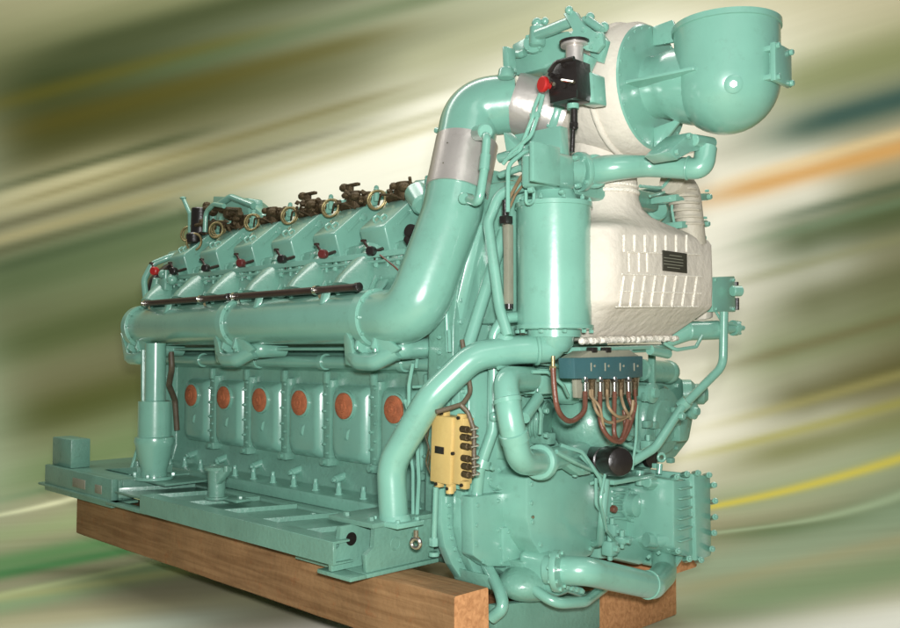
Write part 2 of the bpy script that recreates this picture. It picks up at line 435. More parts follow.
for k in range(6):
    c = h0.copy(); col.objects.link(c); c.rotation_euler = (0, 0, math.pi)
    c.location = h0.location+Vector((PITCH*k+.02, 0, 0)); c.location.y = -h0.location.y
    for ch in list(h0.children):
        e = ch.copy(); col.objects.link(e); e.parent = c

# valley between the banks
b = MB().extr([(2.80, .40), (2.84, .66), (2.90, .70), (3.10, .70), (3.16, .66), (3.20, .40)], 2.5, 4.86, .02)
put('valley_cover', b, PAINT2, E)
b = MB().tube([W(4.75, 2.86, .735), W(2.72, 2.86, .745)], .014, n=10).tube([W(4.0, 2.90, .72), W(2.72, 2.83, .76)], .007, n=8)
put('fuel_rail', b, PAINT, E)
b = MB().tube([W(3.75, 2.80, .715), W(3.45, 2.80, .735), W(3.1, 2.8, .745), W(2.75, 2.8, .755)], .007, .05, 8)
put('wiring_loom', b, BLACK, E)

# injection gear on every cylinder: brass ring + brown fitting
random.seed(3)
def inj(sx, big):
    b = MB()
    c = W(sx+.165, 2.72, .685)
    b.box(c+Vector((.035, .02, .02)), (.07, .05, .045), Matrix.Rotation(.3, 3, 'Z'), .012)
    b.cyl(c+Vector((-.02, 0, .0)), c+Vector((.10, .01, .03)), .022, n=14, ch=.004)
    b.cyl(c+Vector((.05, 0, -.01)), c+Vector((.05, -.01, .065)), .02, .024, n=12, ch=.003)
    b.cyl(c+Vector((.10, .01, .0)), c+Vector((.10, .0, .055)), .018, n=12, ch=.003)
    b.ball(c+Vector((.02, -.02, .05)), .016, 10); b.ball(c+Vector((.075, -.03, .035)), .02, 10); b.ball(c+Vector((.115, -.01, .02)), .018, 10)
    for q in range(7):
        b.hexa(c+Vector((random.uniform(-.02, .12), random.uniform(-.03, .02), random.uniform(.0, .06))), Vector((random.uniform(-1, 1), -1, random.uniform(-.3, 1))), .010, .016)
    if big:
        b.cyl(c+Vector((-.01, .03, .05)), c+Vector((-.01, .03, .10)), .014, n=10).box(c+Vector((-.01, .03, .105)), (.09, .02, .014), None, .004)
        b.ball(c+Vector((-.04, .03, .10)), .02, 10)
    bmesh.ops.transform(b.bm, matrix=Matrix.Translation(c) @ Matrix.Diagonal((1.5, 1.2, 1.1, 1)) @ Matrix.Translation(-c), verts=b.bm.verts[:])
    for q in range(9):
        p0_ = c+Vector((random.uniform(-.06, .16), random.uniform(-.05, .03), random.uniform(-.03, .05)))
        b.cyl(p0_, p0_+Vector((random.uniform(-.04, .04), random.uniform(-.03, .03), random.uniform(-.02, .045))), random.uniform(.004, .010), n=8)
    b.tube([c+Vector((-.07, -.03, -.02)), c+Vector((-.03, -.05, .02)), c+Vector((.05, -.05, .01)), c+Vector((.12, -.04, -.02))], .005, .03, 6)
    o = put('injector_gear', b, BRONZE, E)
    r = MB().torus(W(sx+.225, 2.67, .685), Vector((.45, -1, .15)), .043, .006, 28, 8)
    r.torus(W(sx+.235, 2.69, .69), Vector((.45, -1, .15)), .043, .004, 28, 8)
    put('brass_ring', r, BRASS, o)
    g = MB().box(W(sx-.01, 2.735, .70), (.05, .04, .05), None, .008).cyl(W(sx-.06, 2.72, .69), W(sx-.06, 2.72, .75), .014, n=12, ch=.003).ball(W(sx-.06, 2.72, .755), .012, 8)
    g.cyl(W(sx-.14, 2.73, .66), W(sx-.14, 2.73, .73), .02, n=12, ch=.004)
    put('valve_block', g, PAINT, o)
for k, s_ in enumerate(SD): inj(s_, k in (3, 4))

# rail with coloured caps in front of the covers
b = MB().sbox(4.78, 2.72, 2.455, 2.475, .388, .412, .003)
b.tube([W(4.8, 2.45, .37), W(2.7, 2.45, .37)], .0065, n=8)
for k in range(30):
    s_ = 4.75-.069*k
    b.cyl(W(s_, 2.455, .385), W(s_, 2.455, .345), .006, n=8)
    if k % 2: b.ball(W(s_, 2.45, .355), .012, 8)
rail = put('coolant_rail', b, PAINT, E)
knobs = [(153, 271, RED, 1), (172, 271, BLACK, 0), (204, 268, BLACK, 0), (239, 263, MAROON, 0), (280, 259, BLACK, 0), (321, 254, MAROON, 0), (369, 251, BLACK, 0)]
for u, v, m, big in knobs:
    p = T(u, v, 2.43); r = .021*(1.15 if big else 1)
    b = MB().lathe(p+Y*.03, Vector((.35, -1, 0)), [(0, r*.5), (.015, r*.5), (.015, r), (.038, r), (.043, r*.8)], 16)
    o = put('test_valve_cap', b, m, rail)
    b = MB().cyl(p+Y*.03, p+Vector((-.03, .10, .02)), .008, n=8).cyl(p+Vector((-.055, .02, .045)), p+Vector((-.03, .03, .005)), .006, n=8).box(p+Vector((-.06, .02, .05)), (.02, .02, .012), None, .003)
    b.cyl(p+Vector((.0, .035, -.01)), p+Vector((.0, .03, -.045)), .004, n=8)
    put('test_valve_stem', b, DARKROD, rail)

# far end of the engine
b = MB().tube([T(146, 300, 2.42), T(144, 280, 2.42), T(152, 264, 2.46), T(172, 256, 2.55), T(190, 250, 2.7)], .018, .08, 10)
far = put('end_cover_rim', b, PAINT, E)
b = MB().extr([(2.46, .18), (2.44, .30), (2.47, .42), (2.56, .50), (2.72, .56), (2.9, .5), (2.9, .18)], 4.88, 4.95, .02)
put('end_drive_cover', b, BLACK, E)
b = MB().extr([(2.50, -.66), (2.48, .2), (2.66, .60), (3.34, .60), (3.52, .2), (3.50, -.66)], 4.935, 5.08, .02)
put('flywheel_housing', b, PAINT2, E)
b = MB().cyl(T(155, 293, 2.42), T(157, 278, 2.42), .03, .022, n=14, ch=.004).box(T(165, 285, 2.43), (.09, .05, .07), None, .01).cyl(T(165, 300, 2.43), T(166, 270, 2.43), .014, n=12)
b.ball(T(163, 274, 2.43), .026, 12).ball(T(172, 280, 2.43), .03, 12)
put('end_fitting', b, PAINT2, E)
# governor and gear on top at the far end
b = MB().prism([T(211, 222, 2.80), T(249, 222, 2.80), T(248, 198, 2.80), T(213, 196, 2.80)], Vector((0, .10, -.0)), .008).prism([T(246, 200, 2.82), T(262, 214, 2.82), T(262, 224, 2.82), T(240, 224, 2.82)], Vector((0, .12, 0)), .004)
gov = put('charge_air_box', b, PAINT, E)
b = MB().tube([W(4.66, 2.72, .70), W(4.66, 2.72, .82), W(4.5, 2.74, .87), W(4.3, 2.76, .80)], .02, .06, 12)
put('breather_pipe', b, PAINT, E)
b = MB().cyl(T(200, 235, 2.70), T(201, 208, 2.70), .055, n=20, ch=.006)
b.cyl(T(194, 244, 2.62), T(194, 233, 2.62), .045, n=18, ch=.01)
put('governor_body', b, BLACK, E)
b = MB()
random.seed(11)
for u, v, r in ((207, 206, .026), (213, 211, .03), (222, 210, .02), (228, 214, .03), (234, 212, .024), (203, 222, .02), (212, 226, .018), (224, 224, .018), (240, 214, .02)):
    b.ball(T(u, v, 2.68), r, 10).hexa(T(u, v, 2.67), -Y, r*.8, .02)
b.tube([T(192, 226, 2.66), T(215, 222, 2.66), T(224, 226, 2.66)], .012, .03, 8)
b.tube([T(205, 208, 2.66), T(240, 210, 2.66)], .014, .03, 8)
put('governor_linkage', b, BRONZE, E)
b = MB().torus(T(194, 242, 2.60), Vector((.5, -1, .1)), .048, .007, 28, 8).torus(T(216, 230, 2.60), Vector((.5, -1, .1)), .042, .006, 28, 8)
put('governor_ring', b, BRASS, E)
b = MB().tube([T(190, 238, 2.66), T(190, 214, 2.66), T(183, 198, 2.66)], .013, .02, 10).ball(T(183, 198, 2.66), .02, 8, (1.2, 1, .5))
put('lever_post', b, PAINT, E)
b = MB().tube([T(205, 232, 2.64), T(206, 212, 2.64), T(214, 204, 2.64), T(224, 206, 2.64)], .014, .05, 10)
put('lever_hoop', b, PAINT, E)

# far stanchion pipe on the base frame
p = T(155, 402, 2.25); sx = -p.x
b = MB().lathe(W(sx, 2.25, -.665), Z, [(0, .10), (.015, .10), (.016, .065), (.05, .065), (.12, .085), (.17, .094), (.195, .102), (.215, .098), (.22, .084), (.40, .084), (.405, .052), (.70, .052)], 32)
for a, q in ((1, 1), (-1, 1), (1, -1), (-1, -1)): b.hexa(W(sx+.07*a, 2.25+.07*q, -.65), Z, .012, .02)
b.prism([W(sx-.06, 2.20, -.45), W(sx-.10, 2.22, -.45), W(sx-.06, 2.22, -.52)], Vector((0, .04, 0)), .004)
put('stand_pipe', b, PAINT, E)
b = MB().tube([T(143, 350, 2.25), T(143, 430, 2.25), T(131, 470, 2.22), T(128, 488, 2.2)], .009, .1, 8).tube([T(147, 350, 2.25), T(146, 440, 2.25)], .012, .1, 8)
put('small_riser', b, PAINT, E)
b = MB().tube([T(171, 352, 2.45), T(172, 368, 2.45), T(169, 385, 2.5), T(175, 400, 2.58), T(177, 430, 2.6)], .016, .05, 12)
put('far_hose', b, CABLE, E)

# ---------------------------------------------------------------- exhaust riser to the turbocharger
pth = [W(2.80, TM, HM), T(414, 316, 2.37), T(452, 214, 2.50), T(472, 108, 2.63), T(518, 103, 2.74)]
RP = .117
b = MB().tube(pth, lambda q: RM+.002+(RP-RM)*min(1, q*5), [.20, .30, .24], 44, 14)
rs = put('exhaust_riser', b, PAINT, E)
def along(a, b_, q): return a+(b_-a)*q
A, B = pth[1], pth[2]
b = MB().torus(along(A, B, .48), B-A, RP-.002, .004, 40, 8)
put('weld_bead', b, PAINT, rs)
A, B = T(452, 214, 2.50), T(473, 110, 2.63)
q0 = T(457, 192, 2.525); q1 = T(467, 143, 2.587)
b = MB().lathe(q0, q1-q0, [(0, RP+.002), (0, RP+.009), ((q1-q0).length, RP+.009), ((q1-q0).length, RP+.002)], 48, cap=False)
b2 = put('clamp_band', b, STEEL, rs)
ax_ = (q1-q0).normalized()
b = MB()
for q in (.3, .7):
    pp = q0+(q1-q0)*q; side = (Vector((.2, -1, 0))-ax_*Vector((.2, -1, 0)).dot(ax_)).normalized()
    b.ball(pp+side*(RP+.008), .004, 8)
put('band_rivet', b, CHROME, rs)
# lug and purge pipe across the band
b = MB().tube([T(478, 136, 2.48), T(487, 136, 2.42), T(484, 172, 2.40), T(479, 203, 2.38), T(468, 199, 2.42)], .0165, .03, 12)
b.cyl(T(485.5, 155, 2.41), T(484, 170, 2.40), .020, n=14)
put('bypass_tube', b, PAINT, rs)
b = MB().cyl(T(478, 133, 2.50), T(486, 131, 2.43), .03, n=16, ch=.006).cyl(T(470, 199, 2.46), T(463, 198, 2.40), .022, n=14, ch=.004)
b.cyl(T(436, 130, 2.55), T(446, 133, 2.55), .012, n=10)
put('riser_boss', b, PAINT, rs)
b = MB().lathe(T(517, 103, 2.735), T(560, 116, 2.85)-T(517, 103, 2.735), [(-.02, RP), (0, RP+.004), (.14, RP+.006), (.20, RP+.012)], 48)
put('steel_bellows', b, STEEL, rs)
pf_ = T(553, 114, 2.83)
b = MB().flange(pf_, T(560, 116, 2.85)-T(517, 103, 2.735), RP+.035, .03, 10)
put('riser_flange', b, PAINT, rs)
# big shoulder boss near the band (left of it)
b = MB().cyl(T(416, 192, 2.66), T(424, 206, 2.62), .055, .05, n=18, ch=.012).tube([T(426, 185, 2.6), T(424, 205, 2.6), T(428, 215, 2.58)], .010, .02, 8)
b.prism([T(413, 180, 2.72), T(432, 178, 2.72), T(432, 215, 2.66), T(418, 208, 2.66)], Vector((0, .08, 0)), .01)
put('shoulder_bracket', b, PAINT, rs)
# round dark connector peeping out left of riser
b = MB().lathe(T(414, 232, 2.52), Vector((.3, -1, 0)), [(0, .03), (.03, .03), (.032, .018), (.04, .018)], 18).cyl(T(408, 238, 2.50), T(413, 245, 2.5), .022, n=12)
put('cable_plug', b, BLACK, E)
b = MB().tube([T(380, 255, 2.45), T(394, 266, 2.44), T(406, 278, 2.44)], .004, .02, 6)
put('sensor_wire', b, HOSE, E)

# ---------------------------------------------------------------- end face of the engine
b = MB().prism([W(2.62, t, h) for t, h in ((2.47, -.72), (2.50, .10), (2.56, .50), (2.72, .74), (3.28, .74), (3.44, .50), (3.52, .1), (3.55, -.72))], Vector((.14, 0, 0)), .012)
endp = put('end_housing', b, PAINT2, E)
b = MB()
random.seed(5)
for k in range(14):
    b.hexa(W(2.48, 2.535, .45-.085*k), X, .011, .012)
for k in range(14):
    b.hexa(W(2.53, 2.475, .05-.06*k), -Y, .009, .01)
put('housing_bolts', b, PAINT, endp)
# inclined side panel under the riser, with ribs
b = MB().prism([T(447, 345, 2.50), T(474, 345, 2.62), T(503, 235, 2.75), T(500, 190, 2.75), T(474, 225, 2.55)], Vector((.02, .03, 0)), .004)
b.box(T(473, 247, 2.60), (.07, .02, .012), Matrix.Rotation(.4, 3, 'Z'), .003).box(T(470, 265, 2.60), (.07, .02, .012), Matrix.Rotation(.4, 3, 'Z'), .003)
b.lathe(T(468, 300, 2.60), Vector((1, -.8, 0)), [(0, .03), (.012, .03)], 20)
put('bracket_panel', b, PAINT, endp)

# curved bell-housing flange at the lower corner
b = MB()
for s_, w in ((2.50, .035), (2.42, .035)):
    outer = []
    for k in range(13):
        a = math.radians(178+k*9); outer.append((3.0+.57*math.cos(a), -.42+.50*math.sin(a)*(.98)))
    outer = [(2.43, -.08)]+outer+[(3.57, -.08)]
    inner = [(3.0+(t-3.0)*.9, -.42+(h+.42)*.9) for t, h in reversed(outer)]
    b.prism([W(s_, t, h) for t, h in outer+inner], Vector((w, 0, 0)), .004)
ring = []
for k in range(15):
    a = math.radians(178+k*7); ring.append((3.0+.54*math.cos(a), -.42+.47*math.sin(a)))
b.prism([W(2.52, t, h) for t, h in [(2.46, -.08)]+ring+[(3.3, -.08)]], Vector((.16, 0, 0)), .006)
for k in range(9):
    a = math.radians(182+k*9); b.hexa(W(2.385, 3.0+.545*math.cos(a), -.42+.475*math.sin(a)), X, .009, .01)
for k in range(7): b.hexa(W(2.385, 2.455, -.10-.055*k), X, .009, .01)
for s_, o_, i_ in ((2.455, [(441, 488), (441, 525), (445, 548), (452, 565), (466, 586)], [(478, 586), (465, 562), (458, 545), (455, 522), (455, 488)]), (2.40, [(460, 490), (460, 528), (465, 552), (480, 586)], [(490, 586), (474, 552), (469, 528), (469, 490)])):
    b.prism([S(u, v, s_) for u, v in o_+i_], Vector((-.04, 0, 0)), .005)
for u, v in ((448, 494), (448, 505), (448, 516), (449, 527), (451, 538), (454, 549), (459, 560), (465, 571)): b.hexa(S(u, v, 2.454), X, .009, .012)
for u, v in ((465, 500), (464, 518), (466, 536), (471, 555), (479, 573)): b.hexa(S(u, v, 2.399), X, .007, .009)
put('bell_housing', b, PAINT, E)

# flat gear-case covers
SL, SM = 2.32, 2.20
left = [(472, 497), (524, 490), (524, 560), (512, 567), (488, 567), (473, 556)]
b = MB().prism([S(u, v, SL) for u, v in left], Vector((-.06, 0, 0)), .008)
for u, v in ((477, 505), (498, 501), (519, 497), (476, 525), (476, 545), (483, 562), (501, 563), (498, 530), (500, 548)):
    b.hexa(S(u, v, SL), X, .008, .008)
b.prism([S(u, v, SL-.015) for u, v in ((503, 528), (526, 524), (532, 556), (504, 563))], Vector((-.02, 0, 0)), .006)
for u, v in ((508, 532), (526, 528), (528, 553), (508, 558)): b.hexa(S(u, v, SL-.015), X, .007, .007)
gc = put('gear_cover', b, PAINT, E)
main = [(527, 478), (548, 466), (578, 463), (598, 470), (604, 500), (603, 535), (592, 556), (568, 566), (546, 563), (531, 540), (527, 520)]
b = MB().prism([S(u, v, SM) for u, v in main], Vector((-.30, 0, 0)), .012)
for u, v in ((531, 484), (531, 503), (532, 522), (540, 545), (552, 558), (572, 560), (590, 549), (598, 530), (599, 508), (598, 488), (593, 474), (570, 468), (548, 472)):
    b.hexa(S(u, v, SM), X, .009, .009)
put('pump_drive_cover', b, PAINT, E)
b = MB().hexa(S(517, 514, SL-.001), X, .007, .008).hexa(S(532, 517, SM-.001), X, .007, .008)
put('plug_screw', b, CHROME, gc)
# casting above covers
b = MB().prism([S(u, v, 2.38) for u, v in ((480, 492), (500, 478), (524, 470), (524, 492))], Vector((-.2, 0, 0)), .02)
b.prism([S(u, v, 2.3) for u, v in ((522, 492), (522, 468), (560, 450), (560, 480))], Vector((-.2, 0, 0)), .02)
put('cover_hood', b, PAINT2, E)
# lower castings under the covers
b = MB().prism([S(u, v, 2.34) for u, v in ((496, 568), (560, 560), (560, 592), (510, 578))], Vector((-.3, 0, 0)), .02)
b.prism([S(u, v, 2.26) for u, v in ((520, 562), (545, 560), (550, 590), (532, 590))], Vector((-.3, 0, 0)), .01)
b.ball(S(533, 581, 2.27), .13, 28, (.9, 1.25, .55))
b.prism([S(u, v, 2.30) for u, v in ((488, 575), (530, 590), (528, 600), (492, 590))], Vector((-.2, 0, 0)), .01)
put('sump_nose', b, PAINT2, E)
b = MB().tube([S(482, 548, 2.405), S(487, 566, 2.36), S(500, 592, 2.24), S(504, 608, 2.20), S(492, 618, 2.25)], .023, .08, 14)
put('drain_elbow', b, PAINT, E)
b = MB().tube([S(532, 588, 2.2), S(555, 604, 2.1), S(585, 602, 2.08), S(604, 588, 2.16)], .02, .1, 14)
put('suction_hose', b, PAINT, E)
b = MB().prism([S(u, v, 2.29) for u, v in ((496, 606), (600, 592), (600, 628), (496, 650))], Vector((-.04, 0, 0)), .004)
put('base_cross_beam', b, BASEP, E)

# upper middle: housings and round pumps
b = MB().lathe(S(612, 448, 2.45), X, [(0, .10), (.14, .10), (.19, .085), (.21, .05), (.215, .02)], 36)
for k in range(8):
    q = 2*math.pi*k/8; b.hexa(S(612, 448, 2.31)+Vector((0, math.cos(q)*.088, math.sin(q)*.088)), X, .008, .012)
put('water_pump', b, PAINT2, E)
b = MB().lathe(S(566, 421, 2.34), X, [(0, .10), (.04, .128), (.08, .137), (.14, .137), (.19, .122), (.225, .09), (.245, .05), (.25, .01)], 40)
for k in range(9): b.hexa(S(566, 421, 2.22)+Vector((0, math.cos(k*.7)*.138, math.sin(k*.7)*.138)), X, .012, .014)
b.cyl(S(522, 418, 2.40), S(548, 421, 2.30), .075, n=28)
for k in range(5): b.torus(along(S(522, 418, 2.40), S(548, 421, 2.30), .1+k*.2), S(548, 421, 2.30)-S(522, 418, 2.40), .078, .006, 28, 6)
b.box(S(543, 438, 2.3), (.1, .05, .05), None, .01).tube([S(534, 398, 2.2), S(541, 412, 2.18), S(540, 434, 2.2)], .007, .03, 8)
put('pump_casing', b, PAINT2, E)
b = MB().prism([S(u, v, 2.35) for u, v in ((498, 385), (540, 365), (600, 372), (640, 400), (640, 470), (560, 470), (498, 460))], Vector((-.12, 0, 0)), .015)
random.seed(2)
for k in range(16):
    b.hexa(S(random.uniform(505, 635), random.uniform(385, 460), 2.35), X, .01, .014)
put('timing_case', b, PAINT2, E)
for u, v, w, hh, dd in ((546, 382, .12, .1, .12), (606, 402, .2, .10, .1), (520, 360, .12, .06, .1)):
    pass
b = MB().box(S(537, 381, 2.2), (.10, .09, .10), None, .012).lathe(S(560, 385, 2.25), X, [(0, .075), (.06, .075), (.12, .05), (.14, .02)], 24)
b.box(S(560, 370, 2.3), (.12, .22, .05), None, .012).hexa(S(537, 372, 2.15), X, .01, .01).hexa(S(537, 390, 2.15), X, .01, .01)
put('thermostat_housing', b, PAINT, E)
# big round cover on the right
b = MB().lathe(S(648, 420, 2.32), X, [(0, .165), (.06, .165), (.07, .152), (.085, .148), (.09, .10), (.10, .095), (.105, .03)], 48)
for k in range(12):
    q = 2*math.pi*k/12; b.hexa(S(648, 420, 2.26)+Vector((0, math.cos(q)*.158, math.sin(q)*.158)), X, .009, .012)
put('cam_gear_cover', b, PAINT2, E)
b = MB().prism([S(u, v, 2.32) for u, v in ((640, 362), (668, 362), (672, 376), (690, 384), (697, 402), (690, 440), (676, 458), (640, 470))], Vector((-.25, 0, 0)), .015)
for u, v in ((646, 366), (662, 366), (676, 386), (690, 398), (686, 430), (676, 448), (650, 390), (664, 380)): b.hexa(S(u, v, 2.32), X, .011, .014)
b.cyl(S(640, 370, 2.25), S(668, 372, 2.25), .05, n=24, ch=.008).ball(S(668, 372, 2.25), .055, 18)
b.box(S(652, 367, 2.2), (.03, .02, .14), None, .004)
b.lathe(S(682, 394, 2.3), Vector((.7, .5, 0)), [(0, .07), (.04, .07), (.06, .05), (.10, .05), (.12, .03)], 22)
b.box(S(687, 402, 2.26), (.08, .10, .02), Matrix.Rotation(.3, 3, 'X'), .004)
b.box(S(675, 430, 2.24), (.10, .08, .10), None, .01)
put('accessory_case', b, PAINT2, E)
# lower right pump body
b = MB().prism([S(u, v, 2.25) for u, v in ((598, 478), (640, 470), (662, 476), (654, 500), (652, 535), (646, 556), (600, 560))], Vector((-.25, 0, 0)), .015)
for v in (486, 492, 499, 504, 511, 518): b.cyl(S(612, v, 2.25), S(644, v+2, 2.22), .006, n=8)
b.lathe(S(646, 512, 2.30), X, [(0, .11), (.14, .11), (.16, .10), (.18, .075)], 32)
b.cyl(S(640, 470, 2.15), S(640, 485, 2.15), .02, n=14).hexa(S(655, 468, 2.15), Z, .014, .02).cyl(S(646, 482, 2.12), S(664, 483, 2.12), .025, n=14, ch=.005)
b.box(S(625, 478, 2.15), (.10, .30, .02), None, .005)
b.prism([S(u, v, 2.2) for u, v in ((612, 540), (660, 535), (668, 560), (640, 566), (615, 560))], Vector((-.2, 0, 0)), .02)
put('sea_water_pump', b, PAINT, E)
pump = bpy.context.scene.objects['sea_water_pump']
b = MB()
# square bolted head facing right
b.prism([S(u, v, 2.02) for u, v in ((674, 480), (700, 480), (701, 554), (690, 558), (680, 556), (674, 548))], Vector((-.24, 0, 0)), .012)
b.prism([S(u, v, 2.0) for u, v in ((694, 474), (711, 476), (712, 556), (697, 562))], Vector((-.28, 0, 0)), .010)
b.cyl(S(636, 512, 2.33), S(678, 513, 2.10), .07, .088, n=30).torus(S(664, 513, 2.12), S(678, 513, 2.10)-S(642, 512, 2.16), .09, .012, 30, 8)
b.cyl(S(646, 484, 2.14), S(678, 486, 2.08), .026, n=16).cyl(S(646, 540, 2.14), S(678, 542, 2.08), .03, n=16)
for v in (488, 498, 508, 518, 528, 540): b.box(S(685, v, 2.0), (.02, .09, .007), None, .002)
for u, v in ((676, 478), (686, 475), (697, 474), (708, 476), (713, 486), (714, 502), (714, 518), (713, 534), (711, 550), (700, 561), (688, 560), (677, 552)):
    b.cyl(S(u-3, v, 2.03), S(u+1.5, v-1, 1.97), .013, n=12, ch=.003)
    b.ball(S(u+2, v-1, 1.965), .009, 8)
b.cyl(S(672, 538, 2.05), S(660, 540, 2.1), .035, n=18)
put('pump_head', b, PAINT, pump)
b = MB().hexa(S(612, 509, 2.20), X, .016, .02)
put('rusty_plug', b, HOSE, pump)
# eye ring
b = MB().torus(S(661.5, 457.5, 2.12), Vector((1, -.6, 0)), .016, .0065, 24, 10).cyl(S(660, 464, 2.12), S(659, 474, 2.12), .012, n=12)
put('lifting_eye', b, PAINT, E)
# bottom cross-over pipe
b = MB().tube([S(546, 570, 2.14), S(585, 571, 2.0), S(652, 586, 2.0), S(664, 574, 2.08), S(664, 552, 2.15)], .052, .07, 28, 9)
xo = put('crossover_pipe', b, PAINT, E)
b = MB().flange(S(555, 571, 2.08), S(585, 571, 2.0)-S(546, 570, 2.14), .075, .022, 8, .008).box(S(545, 572, 2.2), (.2, .10, .15), None, .03, 3).torus(S(648, 585, 2.0), S(652, 586, 2.0)-S(585, 571, 2.0), .053, .004, 30, 8)
b.box(S(665, 556, 2.14), (.16, .14, .02), Matrix.Rotation(.5, 3, 'X'), .005)
for q in (-1, 0, 1): b.hexa(S(658+q*10, 552-q*4, 2.06), -Z+X, .009, .012)
b.tube([S(545, 568, 2.2), S(556, 584, 2.12), S(580, 592, 2.12)], .018, .05, 12)
for k in range(6): b.hexa(S(556+k*5, 584+k*1.5, 2.1), X, .010, .012)
put('pipe_flange', b, PAINT, xo)
# small pipework in front of pump
b = MB().tube([S(606, 480, 2.1), S(602, 520, 2.08), S(600, 543, 2.14), S(586, 545, 2.26)], .016, .06, 12)
b.tube([S(596, 478, 2.1), S(596, 505, 2.1), S(606, 518, 2.1)], .007, .04, 8)
b.tube([S(590, 484, 2.15), S(606, 478, 2.1), S(590, 465, 2.08), S(580, 455, 2.1)], .008, .02, 8)
b.tube([S(632, 470, 2.02), S(636, 440, 2.02), S(637, 405, 2.0)], .006, .04, 8)
b.tube([S(556, 452, 2.05), S(575, 462, 2.05), S(592, 470, 2.08)], .010, .04, 8)
put('oil_line', b, PAINT, E)
b = MB()
random.seed(21)
for k in range(26):
    u, v = random.uniform(602, 668), random.uniform(480, 556)
    b.hexa(S(u, v, 2.245), X, random.uniform(.006, .012), .012)
put('pump_bolts', b, PAINT, pump)

random.seed(31)
b = MB().flange(S(488, 408, 2.44), X, .055, .02, 6, .009).cyl(S(488, 408, 2.44), S(488, 408, 2.36), .035, n=20)
put('blank_flange', b, PAINT2, E)
b = MB().flange(S(604, 398, 2.22), X, .062, .02, 6, .009).lathe(S(604, 398, 2.2), X, [(0, .04), (.05, .04), (.06, .03)], 20)
put('blank_flange', b, PAINT, E)
b = MB().flange(S(632, 505, 2.24), X, .075, .018, 8, .009).lathe(S(632, 505, 2.22), X, [(0, .05), (.03, .048), (.04, .03)], 26)
put('blank_flange', b, PAINT, E)
b = MB().flange(S(496, 480, 2.36), Vector((1, -.1, .5)), .045, .016, 6, .008)
put('blank_flange', b, PAINT, E)
b = MB().tube([S(532, 372, 2.08), S(548, 372, 2.06), S(563, 385, 2.05), S(568, 396, 2.08)], .007, .03, 8)
b.tube([S(604, 455, 2.1), S(616, 440, 2.08), S(640, 452, 2.05), S(664, 440, 2.05)], .007, .04, 8)
b.tube([S(606, 470, 2.02), S(600, 500, 2.0), S(606, 530, 2.05), S(618, 545, 2.12)], .006, .04, 8)
b.tube([S(498, 368, 2.2), S(520, 360, 2.2), S(560, 366, 2.2), S(578, 392, 2.16)], .008, .04, 8)
b.tube([S(560, 445, 2.12), S(582, 452, 2.08), S(600, 478, 2.06), S(603, 492, 2.06)], .0085, .04, 8)
put('capillary_line', b, PAINT, E)
for u, v, d_, w_, h_ in ((618, 388, 2.16, .05, .05), (610, 548, 2.12, .05, .06), (622, 540, 2.14, .04, .03), (575, 468, 2.14, .06, .03), (600, 462, 2.16, .03, .05), (512, 392, 2.3, .05, .06), (648, 445, 2.14, .05, .04), (612, 530, 2.2, .03, .05)):
    b = MB().box(S(u, v, d_), (.05, w_, h_), None, .008).cyl(S(u, v, d_)+Vector((0, 0, -h_/2-.02)), S(u, v, d_)+Vector((0, 0, h_/2+.025)), .011, n=12, ch=.003).hexa(S(u, v, d_)+Vector((.025, 0, 0)), X, .013, .016)
    put('pipe_fitting', b, PAINT, E)
for u, v, r_, d_ in ((606, 430, .03, 2.2), (630, 392, .035, 2.2), (672, 410, .03, 2.2), (585, 395, .03, 2.2)):
    b = MB().lathe(S(u, v, d_+.1), X, [(0, r_), (.10, r_), (.105, r_*1.3), (.12, r_*1.3), (.125, r_*.7), (.14, r_*.6)], 20)
    put('access_plug', b, PAINT, E)
b = MB().prism([S(u, v, 2.10) for u, v in ((562, 452), (585, 462), (592, 474), (580, 476), (560, 462))], Vector((-.05, 0, 0)), .006)
b.prism([S(u, v, 2.17) for u, v in ((604, 474), (650, 468), (656, 478), (608, 486))], Vector((-.06, 0, 0)), .008)
put('case_web', b, PAINT2, E)

# S-shaped coolant pipe
b = MB().tube([S(530, 379, 2.16), S(505, 379, 2.12), S(510, 420, 2.06), S(520, 462, 2.06), S(548, 462, 2.10)], .046, [.065, .4, .075], 28, 9)
sp = put('coolant_bend', b, PAINT, E)
b = MB()
for (u0, v0, s0_), (u1, v1, s1_) in (((507, 398, 2.09), (508, 403, 2.085)), ((513, 432, 2.06), (515.5, 441, 2.06))):
    b.lathe(S(u0, v0, s0_), S(u1, v1, s1_)-S(u0, v0, s0_), [(0, .046), (.003, .051), ((S(u1, v1, s1_)-S(u0, v0, s0_)).length, .051)], 30)
b.lathe(S(538, 462, 2.09), S(548, 462, 2.10)-S(538, 462, 2.08), [(0, .05), (.004, .062), (.012, .066), (.03, .066), (.036, .055)], 32)
b.cyl(S(548, 460, 2.10), S(590, 450, 2.2), .042, n=24)
b.cyl(S(524, 418, 2.08), S(538, 398, 2.12), .022, n=14)
put('bend_collar', b, PAINT, sp)

